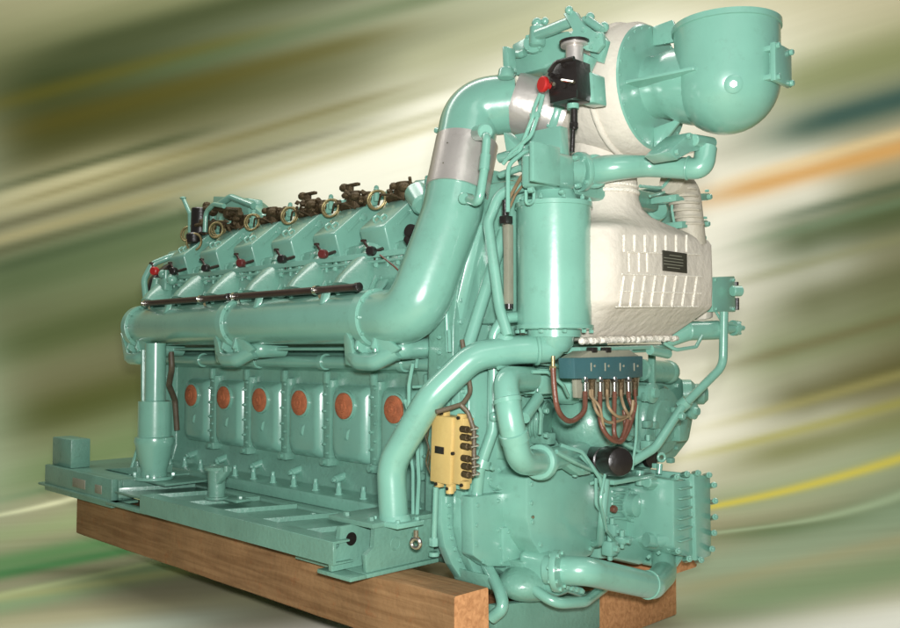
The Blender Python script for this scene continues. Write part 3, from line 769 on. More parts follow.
# ---------------------------------------------------------------- big oil pipe with long diagonal
pp = [T(394, 524, 2.2), T(391, 465, 2.2), T(430, 398, 2.26), T(474, 356, 2.38), T(515, 350, 2.52), S(553, 348, 2.10), S(555, 330, 2.10)]
b = MB().tube(pp, .0535, [.16, .3, .16, .3, .05], 32, 9)
lp = put('lube_oil_pipe', b, PAINT, E)
b = MB().box(T(396, 524, 2.2)+Vector((0, 0, .008)), (.16, .13, .018), None, .003)
for a in (-1, 1):
    for q in (-1, 1): b.hexa(T(396, 524, 2.2)+Vector((.062*a, .047*q, .017)), Z, .009, .01)
b.cyl(T(396, 524, 2.2), T(395, 517, 2.2), .062, .056, n=28)
b.lathe(T(534, 349.3, 2.577), S(553, 348, 2.10)-T(515, 350, 2.52), [(0, .054), (.003, .060), (.012, .060), (.015, .055)], 30)
b.lathe(S(555, 336, 2.10), Z, [(-.01, .054), (-.005, .075), (.02, .075), (.022, .06)], 30)
b.cyl(T(504, 346, 2.49), T(507, 334, 2.49), .045, .035, n=20, ch=.006)
put('pipe_socket', b, PAINT, lp)

# oil cooler / filter canister
cs, ct = 2.10, 2.645
cb = S(556, 329, cs).z-EYE; ctp = S(552, 203, cs).z-EYE
def atp(u, v): p = S(u, v, cs); return p
ctr = S(554, 265, cs); ct = ctr.y
b = MB().lathe(W(cs, ct, cb), Z, [(-.004, .135), (.0, .146), (.014, .146), (.015, .138), (ctp-cb-.02, .138), (ctp-cb-.019, .144), (ctp-cb-.003, .144), (ctp-cb, .13)], 64)
cc = put('oil_cooler', b, PAINT, E)
b = MB()
for k in range(10):
    q = 2*math.pi*k/10; b.hexa(W(cs+.136*math.cos(q), ct+.136*math.sin(q), cb-.004), -Z, .009, .012)
    b.hexa(W(cs+.132*math.cos(q), ct+.132*math.sin(q), ctp), Z, .008, .012, .006)
b.lathe(W(cs, ct, cb-.005), -Z, [(0, .10), (.025, .10), (.026, .075), (.055, .07), (.08, .05)], 36)
put('cooler_bolts', b, PAINT, cc)
# head on top of canister
b = MB().lathe(W(cs, ct, ctp), Z, [(0, .10), (.02, .085), (.06, .07), (.10, .065)], 28)
b.box(S(548, 172, 2.08), (.13, .17, .13), None, .02, 3)
b.box(S(545, 164, 2.0), (.02, .15, .14), None, .004)
b.cyl(S(548, 170, 2.10), S(578, 172, 2.05), .058, n=26)
b.flange(S(578, 172, 2.05), S(600, 171, 2.02)-S(578, 172, 2.05), .075, .022, 4, .01)
for u, v in ((574, 158), (576, 186), (529, 190), (560, 192)): b.hexa(S(u, v, 2.0), X, .010, .02)
put('filter_head', b, PAINT, cc)
b = MB().tube([S(588, 172, 2.04), S(616, 167, 1.93), S(648, 166, 1.86), S(703, 169, 1.66), S(706, 148, 1.66)], lambda q: .056-.016*min(1, q*2.2), [.12, .12, .06], 28, 9)
xp = put('charge_cooling_pipe', b, PAINT, E)
b = MB().torus(S(688, 168, 1.71), S(703, 169, 1.66)-S(648, 166, 1.86), .041, .004, 28, 8)
b.cyl(S(590, 172, 2.04), S(596, 171, 2.0), .064, n=24, ch=.006)
b.prism([S(u, v, 1.66) for u, v in ((668, 152), (690, 132), (711, 140), (711, 150), (690, 150), (678, 160))], Vector((-.10, 0, 0)), .006)
b.cyl(S(693, 140, 1.66), S(712, 143, 1.66), .022, n=16, ch=.004)
for u, v in ((688, 136), (709, 143), (676, 152)): b.hexa(S(u, v, 1.655), X, .011, .012)
put('cooling_flange', b, PAINT, xp)
# conduit and fittings left of canister
b = MB().tube([S(505.5, 222, 2.22), S(509, 308, 2.22)], .012, n=8)
b.box(along(S(507, 226, 2.2), S(510, 304, 2.2), .5), (.025, .03, .30), None, .003)
put('cable_duct', b, GREY, E)
b = MB().tube([S(505, 214, 2.2), S(506, 204, 2.2), S(522, 175, 2.2), S(530, 172, 2.18)], .007, .04, 8).tube([S(507, 214, 2.2), S(515, 195, 2.2), S(527, 180, 2.2)], .005, .04, 8)
put('cable_bunch', b, HOSE2, E)
b = MB().cyl(S(505.5, 216, 2.2), S(505, 200, 2.2), .012, n=10).box(S(506, 220, 2.2), (.035, .04, .03), None, .004).cyl(S(509, 304, 2.19), S(509, 309, 2.19), .016, n=10)
put('cable_gland', b, BLACK, E)
b = MB().tube([S(508, 212, 2.12), S(508, 165, 2.12), S(524, 152, 2.1), S(534, 150, 2.1)], .008, .06, 8).tube([S(526, 190, 2.05), S(526, 205, 2.05), S(534, 202, 2.05), S(534, 190, 2.05)], .006, .03, 8)
put('vent_line', b, PAINT, E)
b = MB().tube([S(536, 184, 2.2), S(500, 192, 2.25), S(488, 222, 2.28), S(500, 310, 2.22), S(508, 336, 2.18)], .0205, [.09, .07, .3], 16, 9)
put('return_pipe', b, PAINT, E)
b = MB().tube([S(504, 232, 2.34), S(465, 356, 2.36)], .025, n=18)
put('diagonal_pipe', b, PAINT, E)
b = MB().tube([S(530, 316, 2.2), S(503, 318, 2.22), S(494, 335, 2.24), S(494, 352, 2.24)], .022, .06, 16)
put('short_bend', b, PAINT, E)
b = MB().tube([S(494, 352, 2.3), S(493, 430, 2.3), S(479, 470, 2.34), S(476, 500, 2.36)], .023, [.1, .1], 18)
b.lathe(S(483, 460, 2.33), S(480, 468, 2.34)-S(485, 452, 2.33), [(0, .034), (.03, .034)], 20).hexa(S(477, 466, 2.28), X, .01, .012).hexa(S(491, 468, 2.28), X, .01, .012)
b.ball(S(494, 417, 2.28), .02, 12)
put('downcomer_pipe', b, PAINT, E)
# thin parallel lines
b = MB()
b.tube([T(449, 330, 2.45), T(450, 352, 2.45)], .008, n=8)
b.tube([T(462, 345, 2.5), T(455, 395, 2.45), T(452, 412, 2.42)], .011, .05, 10)
b.tube([T(413, 363, 2.35), T(409, 385, 2.36), T(409, 410, 2.36)], .008, .03, 8).hexa(T(409, 402, 2.36), -Z, .013, .02)
b.tube([T(409, 400, 2.36), T(408, 440, 2.36), T(413, 470, 2.36), T(413, 530, 2.3)], .007, .1, 8)
b.tube([T(405, 400, 2.36), T(417, 440, 2.36), T(419, 480, 2.36), T(416, 535, 2.3)], .008, .1, 8)
b.tube([T(413, 387, 2.5), T(495, 383, 2.62)], .007, n=8)
b.tube([T(436, 487, 2.32), T(434, 540, 2.32)], .011, n=10).hexa(T(434, 546, 2.32), Z, .018, .03).cyl(T(434, 552, 2.32), T(434, 556, 2.32), .02, n=12)
put('thin_oil_lines', b, PAINT, E)
b = MB().torus(T(416, 543, 2.14), Vector((.4, -1, 0)), .016, .008, 24, 8).cyl(T(416, 530, 2.14), T(416, 537, 2.14), .010, n=10)
put('drain_eye', b, CHROME, E)
b = MB()
for k in range(8):
    v = 372+k*14; b.cyl(S(466, v, 2.42), S(486, v+1, 2.42), .008, n=8)
random.seed(9)
for k in range(14): b.hexa(S(random.uniform(462, 492), random.uniform(360, 490), 2.475), X, .009, .014)
b.box(S(478, 395, 2.45), (.05, .12, .10), None, .01).box(S(478, 440, 2.45), (.05, .12, .10), None, .01)
put('panel_fittings', b, PAINT2, endp)
# mess of braces behind the oil pipe, right of manifold foot
b = MB().prism([T(412, 350, 2.62), T(444, 348, 2.62), T(446, 395, 2.62), T(420, 392, 2.62)], Vector((.0, .05, 0)), .006)
b.prism([T(412, 352, 2.55), T(432, 336, 2.55), T(446, 360, 2.58), T(436, 380, 2.58)], Vector((.02, .02, 0)), .004)
b.cyl(T(428, 322, 2.52), T(440, 350, 2.52), .012, n=10).cyl(T(446, 305, 2.5), T(448, 352, 2.5), .01, n=10)
b.tube([T(416, 368, 2.5), T(418, 352, 2.5), T(428, 350, 2.5)], .008, .03, 8)
put('pipe_brace', b, PAINT, E)

# ---------------------------------------------------------------- yellow junction box
ys, yt = 2.31, 2.30
Mx = Matrix.Rotation(math.radians(2.5), 3, 'Y')
yc = W(2.345, 2.335, 0); yc.z = T(444, 450, 2.3).z
b = MB().box(yc, (.105, .075, .243), Mx, .005, 2)
jb = put('junction_box', b, YELLOW, E, label='ochre yellow junction box with six plugs')
b = MB().box(yc+Vector((.075, .0, .0)), (.05, .055, .236), Mx, .004)
for dx, dz in ((-.04, .125), (.0, .128), (.085, .118), (-.03, -.125), (.03, -.135), (.10, -.118)):
    b.box(yc+Vector((dx, -.015, dz)), (.028, .03, .03), Mx, .006)
b.cyl(yc+Vector((.03, -.02, -.13)), yc+Vector((.03, -.02, -.155)), .016, n=12)
put('box_lug', b, YELLOW, jb)
b = MB()
for dx, dz in ((-.04, .127), (.0, .130), (.085, .118), (-.03, -.127), (.03, -.137), (.10, -.118), (.056, -.01)):
    b.cyl(yc+Vector((dx, -.025, dz)), yc+Vector((dx, -.037, dz)), .0065, n=10)
put('lug_screw', b, BLACK, jb)
b = MB().box(yc+Vector((-.005, -.0395, -.002)), (.046, .003, .026), Mx, .001)
put('box_plate', b, BLACK, jb)
for v in (429, 437, 446, 458, 466, 474):
    p = S(461.5+(v-429)*.035, v, 2.245)
    b = MB().cyl(p, p+Vector((.035, -.004, 0)), .012, n=14, ch=.002).cyl(p+Vector((.03, 0, 0)), p+Vector((.05, -.004, 0)), .009, n=10)
    g = put('cable_plug', b, BRONZE, jb)
    b = MB().tube([p+Vector((.05, -.004, 0)), p+Vector((.075, .01, .006)), S(473.5, v-4, 2.24)], .0028, .02, 6)
    put('plug_wire', b, GREY, jb)
b = MB().tube([S(462, 340, 2.34), S(468, 375, 2.3), S(471, 392, 2.28), S(463, 404, 2.27), S(450, 408, 2.28), S(436, 412, 2.3)], .009, .05, 10)
b.tube([S(461, 405, 2.26), S(468, 412, 2.24), S(474, 430, 2.22), S(474, 476, 2.22)], .0085, .05, 10)
put('box_cable', b, CABLE, E)
b = MB().tube([T(428, 425, 2.33), T(425, 435, 2.33), T(429, 448, 2.33), T(426, 462, 2.33), T(430, 474, 2.33)], .004, .02, 6).tube([T(430, 420, 2.35), T(427, 440, 2.35), T(430, 455, 2.35), T(428, 470, 2.35)], .004, .02, 6)
put('plug_wire', b, CHROME, jb)
b = MB().box(yc+Vector((-.02, .05, 0)), (.12, .02, .30), None, .003)
put('box_bracket', b, PAINT, E)

# ---------------------------------------------------------------- turbocharger
HT = S(655, 88, 1.89).z-EYE
ax = X
b = MB()
# insulated turbine casing
b.lathe(W(2.28, TC, HT), X, [(-.06, .10), (-.04, .17), (0, .205), (.08, .235), (.18, .255), (.30, .264), (.36, .258), (.385, .243)], 56)
vol = put('turbine_lagging', b, WHITE, E, label='white cloth lagged turbine casing')
b = MB().torus(W(2.0, TC, HT), X, .262, .014, 56, 12)
put('lagging_seam', b, WHITE, vol)
b = MB().ball(S(581, 140, 2.20), .125, 28, (.7, .8, 1.1))
put('lagging_bulge', b, WHITE, vol)
# neck and charge air box lagging
def sup(sc, tc, h, hs, ht, cr=.05, N=10):
    # rounded rectangle; the front corner towards the canister has the larger radius
    out = []
    cr = min(cr, hs*.98, ht*.98)
    for k, (qs, qt) in enumerate(((1, 1), (1, -1), (-1, -1), (-1, 1))):
        r = min(cr*(1.9 if k == 2 else 1), hs*.98, ht*.98)
        for j in range(N):
            a = math.pi/2*(j/(N-1)); b_ = (a if k in (0, 2) else math.pi/2-a)
            out.append(W(sc+qs*(hs-r+r*math.sin(b_ if k in (0, 2) else b_)), tc+qt*(ht-r+r*math.cos(b_)), h))
    return out
secs = [(.95, 2.13, 2.98, .12, .14, .12), (.80, 2.13, 2.99, .12, .135, .12), (.70, 2.12, 3.0, .125, .125, .12), (.60, 2.12, 3.01, .126, .128, .12), (.56, 2.12, 3.02, .13, .14, .12), (.53, 2.12, 3.035, .145, .17, .12), (.505, 2.12, 3.055, .17, .23, .11),
        (.485, 2.13, 3.075, .195, .31, .09), (.472, 2.13, 3.085, .212, .36, .07), (.458, 2.13, 3.09, .225, .383, .055), (.44, 2.13, 3.09, .232, .392, .05), (.30, 2.13, 3.09, .234, .394, .05), (.185, 2.13, 3.09, .232, .392, .05), (.170, 2.135, 3.09, .228, .388, .05), (.155, 2.145, 3.09, .218, .380, .05), (.06, 2.20, 3.06, .165, .33, .05), (.045, 2.205, 3.055, .155, .315, .05), (.035, 2.21, 3.05, .13, .29, .05)]
b = MB().loft([sup(sc, tc, h, hs, ht, n) for h, sc, tc, hs, ht, n in secs])
ch = put('charge_air_cooler', b, WHITE, E, label='white cloth lagged air cooler box with stitched ribs', ang=75)
SF = 1.8955
b = MB()
zz = lambda v: v
rows = ((235, 252, 1), (276, 307, .6))
for (v0, v1, _) in rows:
    for k in range(8):
        u0 = 624+k*10.4
        lean = -3.2 if v0 > 290 else (-4.5 if v0 > 270 else 0)
        if k == 7 and v0 < 270: continue
        b.tube([S(u0+(0 if v0 < 290 else -1), v0, SF), S(u0+lean, v1, SF)], .0048, n=6)
for k in (0, 1.1, 2.0):
    b.tube([S(629+k*9, 253, SF), S(629+k*9, 272, SF)], .0042, n=6)
for v0, ua, ub in ((253, 628, 700), (275, 622, 702), (292, 620, 701), (308, 616, 698)):
    b.tube([S(ua, v0-1, SF), S(ub, v0+1.5 if v0 < 300 else v0-1.5, SF)], .003, n=6)
put('stitched_ribs', b, FUZZ, ch)
random.seed(1)
b = MB(); fr_ = [S(580+k*2.5, 341-k*.07+random.uniform(-.7, .7), 2.03+random.uniform(-.008, .008)) for k in range(41)]
b.tube(fr_, lambda q: .0125+.0012*math.sin(q*140)+.0008*math.sin(q*233), .01, 14, 3)
put('frayed_edge', b, FUZZ, ch)
b = MB().box(S(674, 262, SF)+Vector((.004, 0, 0)), (.006, .178, .080), None, .002)
np_ = put('name_plate', b, PLATE, ch)
b = MB()
for k in range(5):
    b.box(S(674-(2 if k > 0 else 0), 256+k*3, SF)+Vector((.0078, 0, 0)), (.0016, .14-(.05 if k in (0, 4) else 0), .0028), None)
put('plate_lettering', b, GREY, np_)
b = MB().torus(W(2.12, 3.005, .625), Z, .128, .009, 40, 8).torus(W(2.12, 3.002, .648), Z, .127, .007, 40, 8)
put('lagging_wire', b, FUZZ, ch)

# compressor end: flange disc, inlet elbow
b = MB().lathe(W(1.925, TC, HT), X, [(0, .236), (.004, .243), (.03, .243), (.036, .237), (.04, .20), (.045, .12)], 72)
for k in range(26):
    q = 2*math.pi*k/26; b.hexa(W(1.891, TC+math.cos(q)*.226, HT+math.sin(q)*.226), X, .006, .006)
disc = put('compressor_flange', b, PAINT, E)
be = S(727, 83, 1.60)
rt = S(727, 9, 1.44).z+.06
bt = be.y
b = MB()
n = 12; pr = [(-.187*math.cos(math.pi/2*k/n), .187*math.sin(math.pi/2*k/n)) for k in range(n)]
top = rt-be.z
pr += [(0, .187), (top*.5, .187), (top-.022, .188), (top-.020, .194), (top, .194), (top, .182), (top*.4, .178), (0, .17), (-.12, .08), (-.13, .01)]
b.lathe(be, Z, pr, 64, cap=False)
inl = put('inlet_elbow', b, PAINT, E)
b = MB().loft([[Vector((x, be.y*(1-f)+TC*f + math.cos(2*math.pi*k/40)*r, be.z*(1-f)+(HT+EYE-.0)*f+math.sin(2*math.pi*k/40)*r)) for k in range(40)] for x, r, f in ((be.x+.02, .165, 0), (be.x-.05, .165, .05), (be.x-.12, .15, .3), (-1.77, .145, .55), (-1.82, .128, .8), (-1.86, .118, .9), (-1.893, .122, 1))])
put('inlet_throat', b, PAINT, inl)
b = MB()
# stiffening ribs between disc and elbow
b.prism([W(1.885, 2.80, .985), W(1.885, 2.95, .985), W(1.60, 2.95, .985), W(1.62, 2.83, .985)], Vector((0, 0, .012)), .003)
b.prism([W(1.885, TC-.01, HT+.16), W(1.885, TC-.01, HT+.235), W(1.80, TC-.01, HT+.24), W(1.76, TC-.01, HT+.15)], Vector((0, .016, 0)), .003)
b.prism([W(1.885, TC-.01, HT-.16), W(1.885, TC-.01, HT-.235), W(1.82, TC-.01, HT-.2), W(1.76, TC-.01, HT-.14)], Vector((0, .016, 0)), .003)
put('inlet_rib', b, PAINT, inl)
bd = (S(702, 104, 1.5)-be); bd = Vector((bd.x, bd.y, 0)).normalized()
q_ = be+Vector((.10, -.145, -.055)); b = MB().lathe(q_, Vector((.5, -.86, -.25)), [(-.03, .032), (.014, .032), (.018, .026)], 24)
b.lathe(q_+Vector((.5, -.86, -.25)).normalized()*.017, Vector((.5, -.86, -.25)), [(0, .014), (.004, .012)], 6)
put('inlet_boss', b, PAINT, inl)
pc = be+X*.185+Z*.02
b = MB().box(pc+X*.02, (.02, .13, .135), None, .004).box(pc-X*.01, (.07, .08, .10), None, .01)
b.box(pc-X*.01+Z*.05+Y*-.05, (.05, .03, .02), None, .005).box(pc-X*.01-Z*.05+Y*-.05, (.05, .03, .02), None, .005)
for a_s in (-1, 1):
    for b_s in (-1, 1): b.cyl(pc+X*.028+Y*.052*a_s+Z*.055*b_s, pc+X*.042+Y*.052*a_s+Z*.055*b_s, .011, n=12, ch=.003)
put('inlet_side_pad', b, PAINT, inl)
# steady and lubricator gear at the left of the turbine
b = MB()
b.prism([T(u, v, 2.75) for u, v in ((511, 44), (530, 34), (569, 30), (572, 52), (545, 68), (514, 76))], Vector((.0, .14, 0)), .012)
b.prism([T(u, v, 2.80) for u, v in ((569, 30), (604, 28), (600, 60), (585, 100), (572, 80))], Vector((0, .12, 0)), .010)
lub = put('lubricator_tank', b, PAINT, E)
b = MB().cyl(T(537, 46, 2.70), T(538, 26, 2.70), .032, n=20, ch=.006).flange(T(534, 44, 2.72), Vector((.6, -1, .1)), .04, .015, 4, .007)
b.tube([T(538, 34, 2.68), T(552, 29, 2.67), T(572, 21, 2.66)], .022, .05, 16)
b.ball(T(537, 23, 2.70), .022, 12).ball(T(545, 21, 2.72), .016, 10).tube([T(513, 54, 2.73), T(521, 54, 2.72), T(525, 52, 2.72)], .016, .02, 10)
put('lubricator_pipe', b, PAINT, lub)
b = MB().prism([T(u, v, 2.62) for u, v in ((563, 14), (569, 8), (576, 12), (583, 25), (592, 32), (602, 32), (603, 44), (596, 52), (585, 50), (578, 44), (566, 42), (574, 30))], Vector((0, .02, 0)), .003)
b.prism([T(u, v, 2.70) for u, v in ((578, 18), (588, 16), (606, 40), (600, 62), (592, 60))], Vector((0, .03, 0)), .003)
b.ball(T(590, 17, 2.68), .018, 12).ball(T(569, 10, 2.62), .016, 12).ball(T(604, 27, 2.72), .02, 10).ball(T(585, 20, 2.72), .016, 8)
for u, v in ((570, 10), (573, 38), (598, 36), (592, 47), (584, 30)): b.hexa(T(u, v, 2.62), -Y, .008, .01)
b.cyl(T(588, 20, 2.66), T(602, 30, 2.66), .016, n=12)
put('turbo_bracket', b, PAINT, lub)
b = MB().lathe(T(574.5, 43, 2.60), -Z, [(0, .05), (.012, .05), (.014, .032), (.09, .032), (.095, .026)], 26)
put('sight_glass', b, STEEL, lub)
b = MB().lathe(T(574.5, 42.5, 2.60), -Z, [(-.004, .055), (.006, .055)], 26)
put('glass_cap', b, BLACK, lub)
b = MB().prism([T(u, v, 2.52) for u, v in ((549, 74), (557, 64), (575, 58), (577, 90), (576, 98), (550, 103), (549, 92))], Vector((.0, .09, 0)), .004)
b.prism([T(u, v, 2.51) for u, v in ((550, 93), (576, 89), (576, 97), (550, 103))], Vector((0, .01, 0)), .001)
for u, v in ((552, 75), (565, 65), (573, 83), (556, 87), (560, 76), (566, 86)): b.hexa(T(u, v, 2.52), -Y, .010, .014)
b.tube([T(549, 72, 2.5), T(556, 62, 2.5), T(574, 58, 2.5)], .008, .03, 8)
sw = put('pressure_switch', b, BLACK, E)
b = MB().cyl(T(562, 80, 2.51), T(574, 82, 2.49), .006, n=8).cyl(T(551, 82, 2.51), T(554, 84, 2.50), .007, n=8)
put('switch_lever', b, CHROME, sw)
b = MB().lathe(T(545, 84.5, 2.50), Vector((-.25, -1, 0)), [(-.02, .014), (0, .014), (0, .026), (.004, .029), (.014, .029), (.018, .024)], 24)
put('red_button', b, RED, sw)
b = MB().prism([T(u, v, 2.60) for u, v in ((577, 70), (592, 72), (594, 102), (580, 104), (577, 98))], Vector((.0, .08, 0)), .006)
b.cyl(T(573, 104, 2.56), T(573, 109, 2.56), .022, n=14).prism([T(u, v, 2.63) for u, v in ((578, 50), (590, 56), (582, 74), (577, 72))], Vector((0, .05, 0)), .004)
put('switch_block', b, PAINT, sw)
b = MB().cyl(T(574, 109, 2.56), T(574, 130, 2.56), .013, n=12, ch=.002).cyl(T(573, 130, 2.56), T(572, 152, 2.56), .009, n=10).hexa(T(574, 128, 2.56), Z, .017, .02)
put('switch_hose', b, BLACK, sw)
b = MB().tube([T(540, 94, 2.50), T(534, 108, 2.48), T(533, 116, 2.47), T(520, 150, 2.46), T(505, 160, 2.46)], .0075, .03, 8)
b.tube([T(543, 95, 2.50), T(539, 112, 2.48), T(531, 136, 2.46), T(512, 152, 2.46), T(503, 164, 2.46)], .0075, .04, 8)
b.box(T(535, 115, 2.475), (.04, .015, .02), None, .003)
put('capillary_pair', b, PAINT, sw)
b = MB().prism([T(u, v, 2.60) for u, v in ((502, 46), (507, 46), (509, 70), (503, 72))], Vector((0, .05, 0)), .004)
b.cyl(T(506, 78, 2.60), T(506, 68, 2.60), .034, .028, n=18, ch=.005).prism([T(u, v, 2.66) for u, v in ((507, 50), (512, 52), (512, 70), (507, 70))], Vector((0, .02, 0)), .002)
put('riser_top_bracket', b, PAINT, rs)
b = MB().prism([T(u, v, 2.66) for u, v in ((510, 135), (560, 125), (562, 160), (548, 175), (520, 172))], Vector((0, .05, 0)), .006)
b.prism([T(u, v, 2.56) for u, v in ((503, 132), (516, 146), (506, 152))], Vector((.02, .03, 0)), .003)
b.cyl(T(500, 158, 2.6), T(528, 150, 2.6), .02, n=14).tube([T(500, 175, 2.6), T(520, 168, 2.6), T(536, 172, 2.6)], .014, .03, 10)
put('turbo_foot', b, PAINT, E)
b = MB().sbox(2.5, 2.05, 2.66, 3.3, .58, .66, .02)
b.sbox(2.5, 2.28, 2.62, 2.75, .1, .66, .02); b.sbox(2.5, 2.36, 2.7, 3.3, .0, .62, .02)
put('turbo_console', b, PAINT2, E)

# ---------------------------------------------------------------- right-hand side of the lagged box
b = MB().tube([S(672, 180, 1.95), S(686, 190, 1.95), S(692, 245, 1.95)], .058, .08, 24)
for k in range(6): b.torus(S(681+k*1.6, 190+k*7, 1.95), Z, .058, .007, 24, 6)
put('compensator', b, RIBC, E)
b = MB()
for u0, u1, v in ((676, 710, 197), (682, 708, 224), (690, 704, 238)):
    b.prism([S(u0, v-3, 1.93), S(u1, v-4, 1.93), S(u1, v+3, 1.93), S(u0, v+4, 1.93)], Vector((-.12, 0, 0)), .004)
    b.hexa(S(u1-2, v, 1.92), X, .012, .016)
    b.hexa(S(u1-3, v-5, 1.95), Z, .010, .01)
b.prism([S(u, v, 2.2) for u, v in ((640, 190), (666, 184), (676, 215), (678, 236), (660, 226), (644, 212))], Vector((-.1, 0, 0)), .006)
b.cyl(S(652, 214, 2.15), S(658, 208, 2.1), .05, n=20, ch=.008)
b.tube([S(650, 196, 1.98), S(672, 190, 1.98), S(672, 210, 1.98), S(676, 234, 1.98)], .006, .03, 8)
b.tube([S(640, 186, 2.0), S(662, 188, 1.98), S(670, 178, 1.96)], .007, .03, 8)
b.cyl(S(664, 200, 2.3), S(668, 240, 2.3), .04, n=18)
put('air_duct_flange', b, PAINT, E)
b = MB().prism([S(u, v, 1.98) for u, v in ((707, 248), (712, 248), (714, 318), (706, 320))], Vector((-.12, 0, 0)), .01)
put('lagging_strip', b, WHITE, ch)
b = MB().prism([S(u, v, 1.95) for u, v in ((712, 277), (735, 276), (736, 312), (713, 312))], Vector((-.10, 0, 0)), .005)
b.cyl(S(732, 291, 1.92), S(741, 291, 1.90), .024, n=16, ch=.004)
for u, v in ((715, 280), (733, 280), (733, 309), (716, 309)): b.hexa(S(u, v, 1.95), X, .008, .008)
eb = put('electrical_box', b, PAINT, E)
b = MB().cyl(S(736, 282, 1.97), S(736, 288, 1.97), .012, n=8).cyl(S(737, 298, 1.97), S(737, 310, 1.97), .01, n=8)
put('box_hinge', b, BLACK, eb)
b = MB().tube([S(724, 312, 1.92), S(723, 366, 1.92), S(682, 407, 1.98), S(655, 448, 2.02), S(632, 462, 2.06)], .0185, [.09, .2, .12], 18, 9)
b.lathe(S(684, 404, 1.98), Vector((1, .3, .9)), [(-.02, .028), (.02, .028)], 18).hexa(S(680, 416, 1.95), X, .016, .02)
put('cable_conduit', b, PAINT, E)
b = MB().cyl(S(686, 331, 2.02), S(718, 330, 1.96), .042, n=26, ch=.005).cyl(S(664, 342, 2.08), S(688, 331, 2.02), .03, .042, n=22)
b.cyl(S(718, 330, 1.96), S(734, 328, 1.94), .022, n=16).lathe(S(736, 328, 1.94), Vector((.3, 1, 0)), [(-.02, .035), (.0, .035)], 16)
b.cyl(S(734, 328, 1.94), S(743, 328, 1.93), .012, n=10)
for k in range(6):
    q = math.pi*2*k/6; b.hexa(S(736, 328, 1.94)+Vector((math.cos(q)*.02, .01, math.sin(q)*.028)), Vector((.3, 1, 0)), .006, .01)
b.tube([S(702, 336, 1.96), S(696, 347, 1.95), S(676, 350, 1.97), S(664, 343, 2.0)], .008, .04, 8)
b.tube([S(716, 312, 1.95), S(722, 322, 1.94), S(738, 325, 1.92)], .006, .02, 8)
put('air_valve', b, PAINT, E)
b = MB().prism([S(u, v, 2.05) for u, v in ((580, 347), (672, 344), (674, 351), (610, 354), (580, 354))], Vector((-.25, 0, 0)), .006)
b.cyl(S(600, 349, 2.0), S(660, 347, 2.0), .008, n=8).cyl(S(650, 350, 2.0), S(668, 354, 2.0), .02, n=12)
put('cooler_support', b, PAINT, E)

# ---------------------------------------------------------------- blue sensor manifold with hoses
SB = 1.93
b = MB().prism([S(u, v, SB) for u, v in ((574, 358), (643, 356), (643, 377), (620, 379), (575, 379))], Vector((-.07, 0, 0)), .004)
bl = put('sensor_block', b, BLUE, E, label='slate blue sensor block with hoses')
b = MB()
for u in (591, 605, 620, 634):
    b.box(S(u, 367, SB), (.006, .005, .03), None, .001); b.hexa(S(u+3.5, 366, SB), X, .005, .003)
put('block_marks', b, GREY, bl)
b = MB().prism([S(u, v, SB+.01) for u, v in ((578, 358), (590, 351), (630, 350), (641, 357))], Vector((-.08, 0, 0)), .003)
b.prism([S(u, v, SB+.05) for u, v in ((576, 378), (640, 377), (638, 392), (600, 400), (577, 398))], Vector((-.02, 0, 0)), .003)
put('block_bracket', b, GREY, bl)
b = MB().box(S(592, 350, SB+.02), (.03, .03, .02), None, .003).box(S(606, 350, SB+.02), (.03, .03, .02), None, .003)
put('bracket_clip', b, BLACK, bl)
for k, u in enumerate((585, 592, 600, 607, 614.5, 621, 628.5, 635)):
    silver = k % 2 == 0
    top_ = S(u, 377, SB-.0 if silver else SB+.03)
    ln = .075 if silver else .07
    b = MB().cyl(top_, top_-Z*ln, .0085 if silver else .011, n=14).hexa(top_-Z*ln*.1, -Z, .0135, .012).hexa(top_-Z*ln*.85, -Z, .012, .014)
    g = put('hose_fitting', b, CHROME if silver else BRONZE, bl)
hoses = [((585, 398), [(585, 412), (570, 424), (557, 412), (554, 385), (553, 368)], HOSE, .0095),
         ((600, 398), [(600, 425), (610, 440), (621, 443), (628, 420)], HOSE, .0085),
         ((614.5, 398), [(614, 420), (614, 436), (620, 444), (626, 436), (624, 410)], HOSE, .0085),
         ((628.5, 398), [(634, 412), (628, 432), (620, 444), (612, 438)], HOSE, .0085),
         ((592, 396), [(596, 412), (608, 424), (622, 420), (632, 414), (633, 400)], HOSE2, .006),
         ((607, 396), [(608, 408), (618, 418), (630, 416), (634, 402)], HOSE2, .006),
         ((621, 396), [(624, 408), (632, 420), (626, 436)], HOSE2, .006),
         ((635, 396), [(636, 408), (630, 424), (622, 440)], HOSE, .006),
         ((590, 396), [(600, 406), (604, 430), (612, 440)], HOSE2, .005)]
random.seed(4)
for (u, v), ps, m, r in hoses:
    pts = [S(u, v-6, SB)]+[S(u, v, SB-.005)]+[S(a, c, SB-.02-random.uniform(0, .035)) for a, c in ps]
    b = MB().tube(pts, r, .3, 10, 8)
    put('sensor_hose', b, m, bl)
b = MB().cyl(S(553, 356, 1.98), S(553, 366, 1.98), .007, n=10).hexa(S(553, 366, 1.98), -Z, .013, .018).cyl(S(553, 371, 1.98), S(553.5, 378, 1.96), .010, n=12)
put('hose_end', b, BRASS, bl)

# black pump motor
p0 = S(588, 459, 2.18); p1 = S(622, 462, 1.93)
axm = (p1-p0)
L_ = axm.length
b = MB().lathe(p0, axm, [(0, .048), (.01, .05), (L_*.52, .05), (L_*.54, .040), (L_*.60, .040), (L_*.62, .056), (L_*.92, .056), (L_*.97, .050), (L_, .03)], 40)
put('starter_motor', b, BLACK, E)
# dark opening and machinery right of it
b = MB().lathe(S(648, 456, 2.24), X, [(0, .05), (.02, .05)], 20)
put('dark_port', b, BLACK, E)

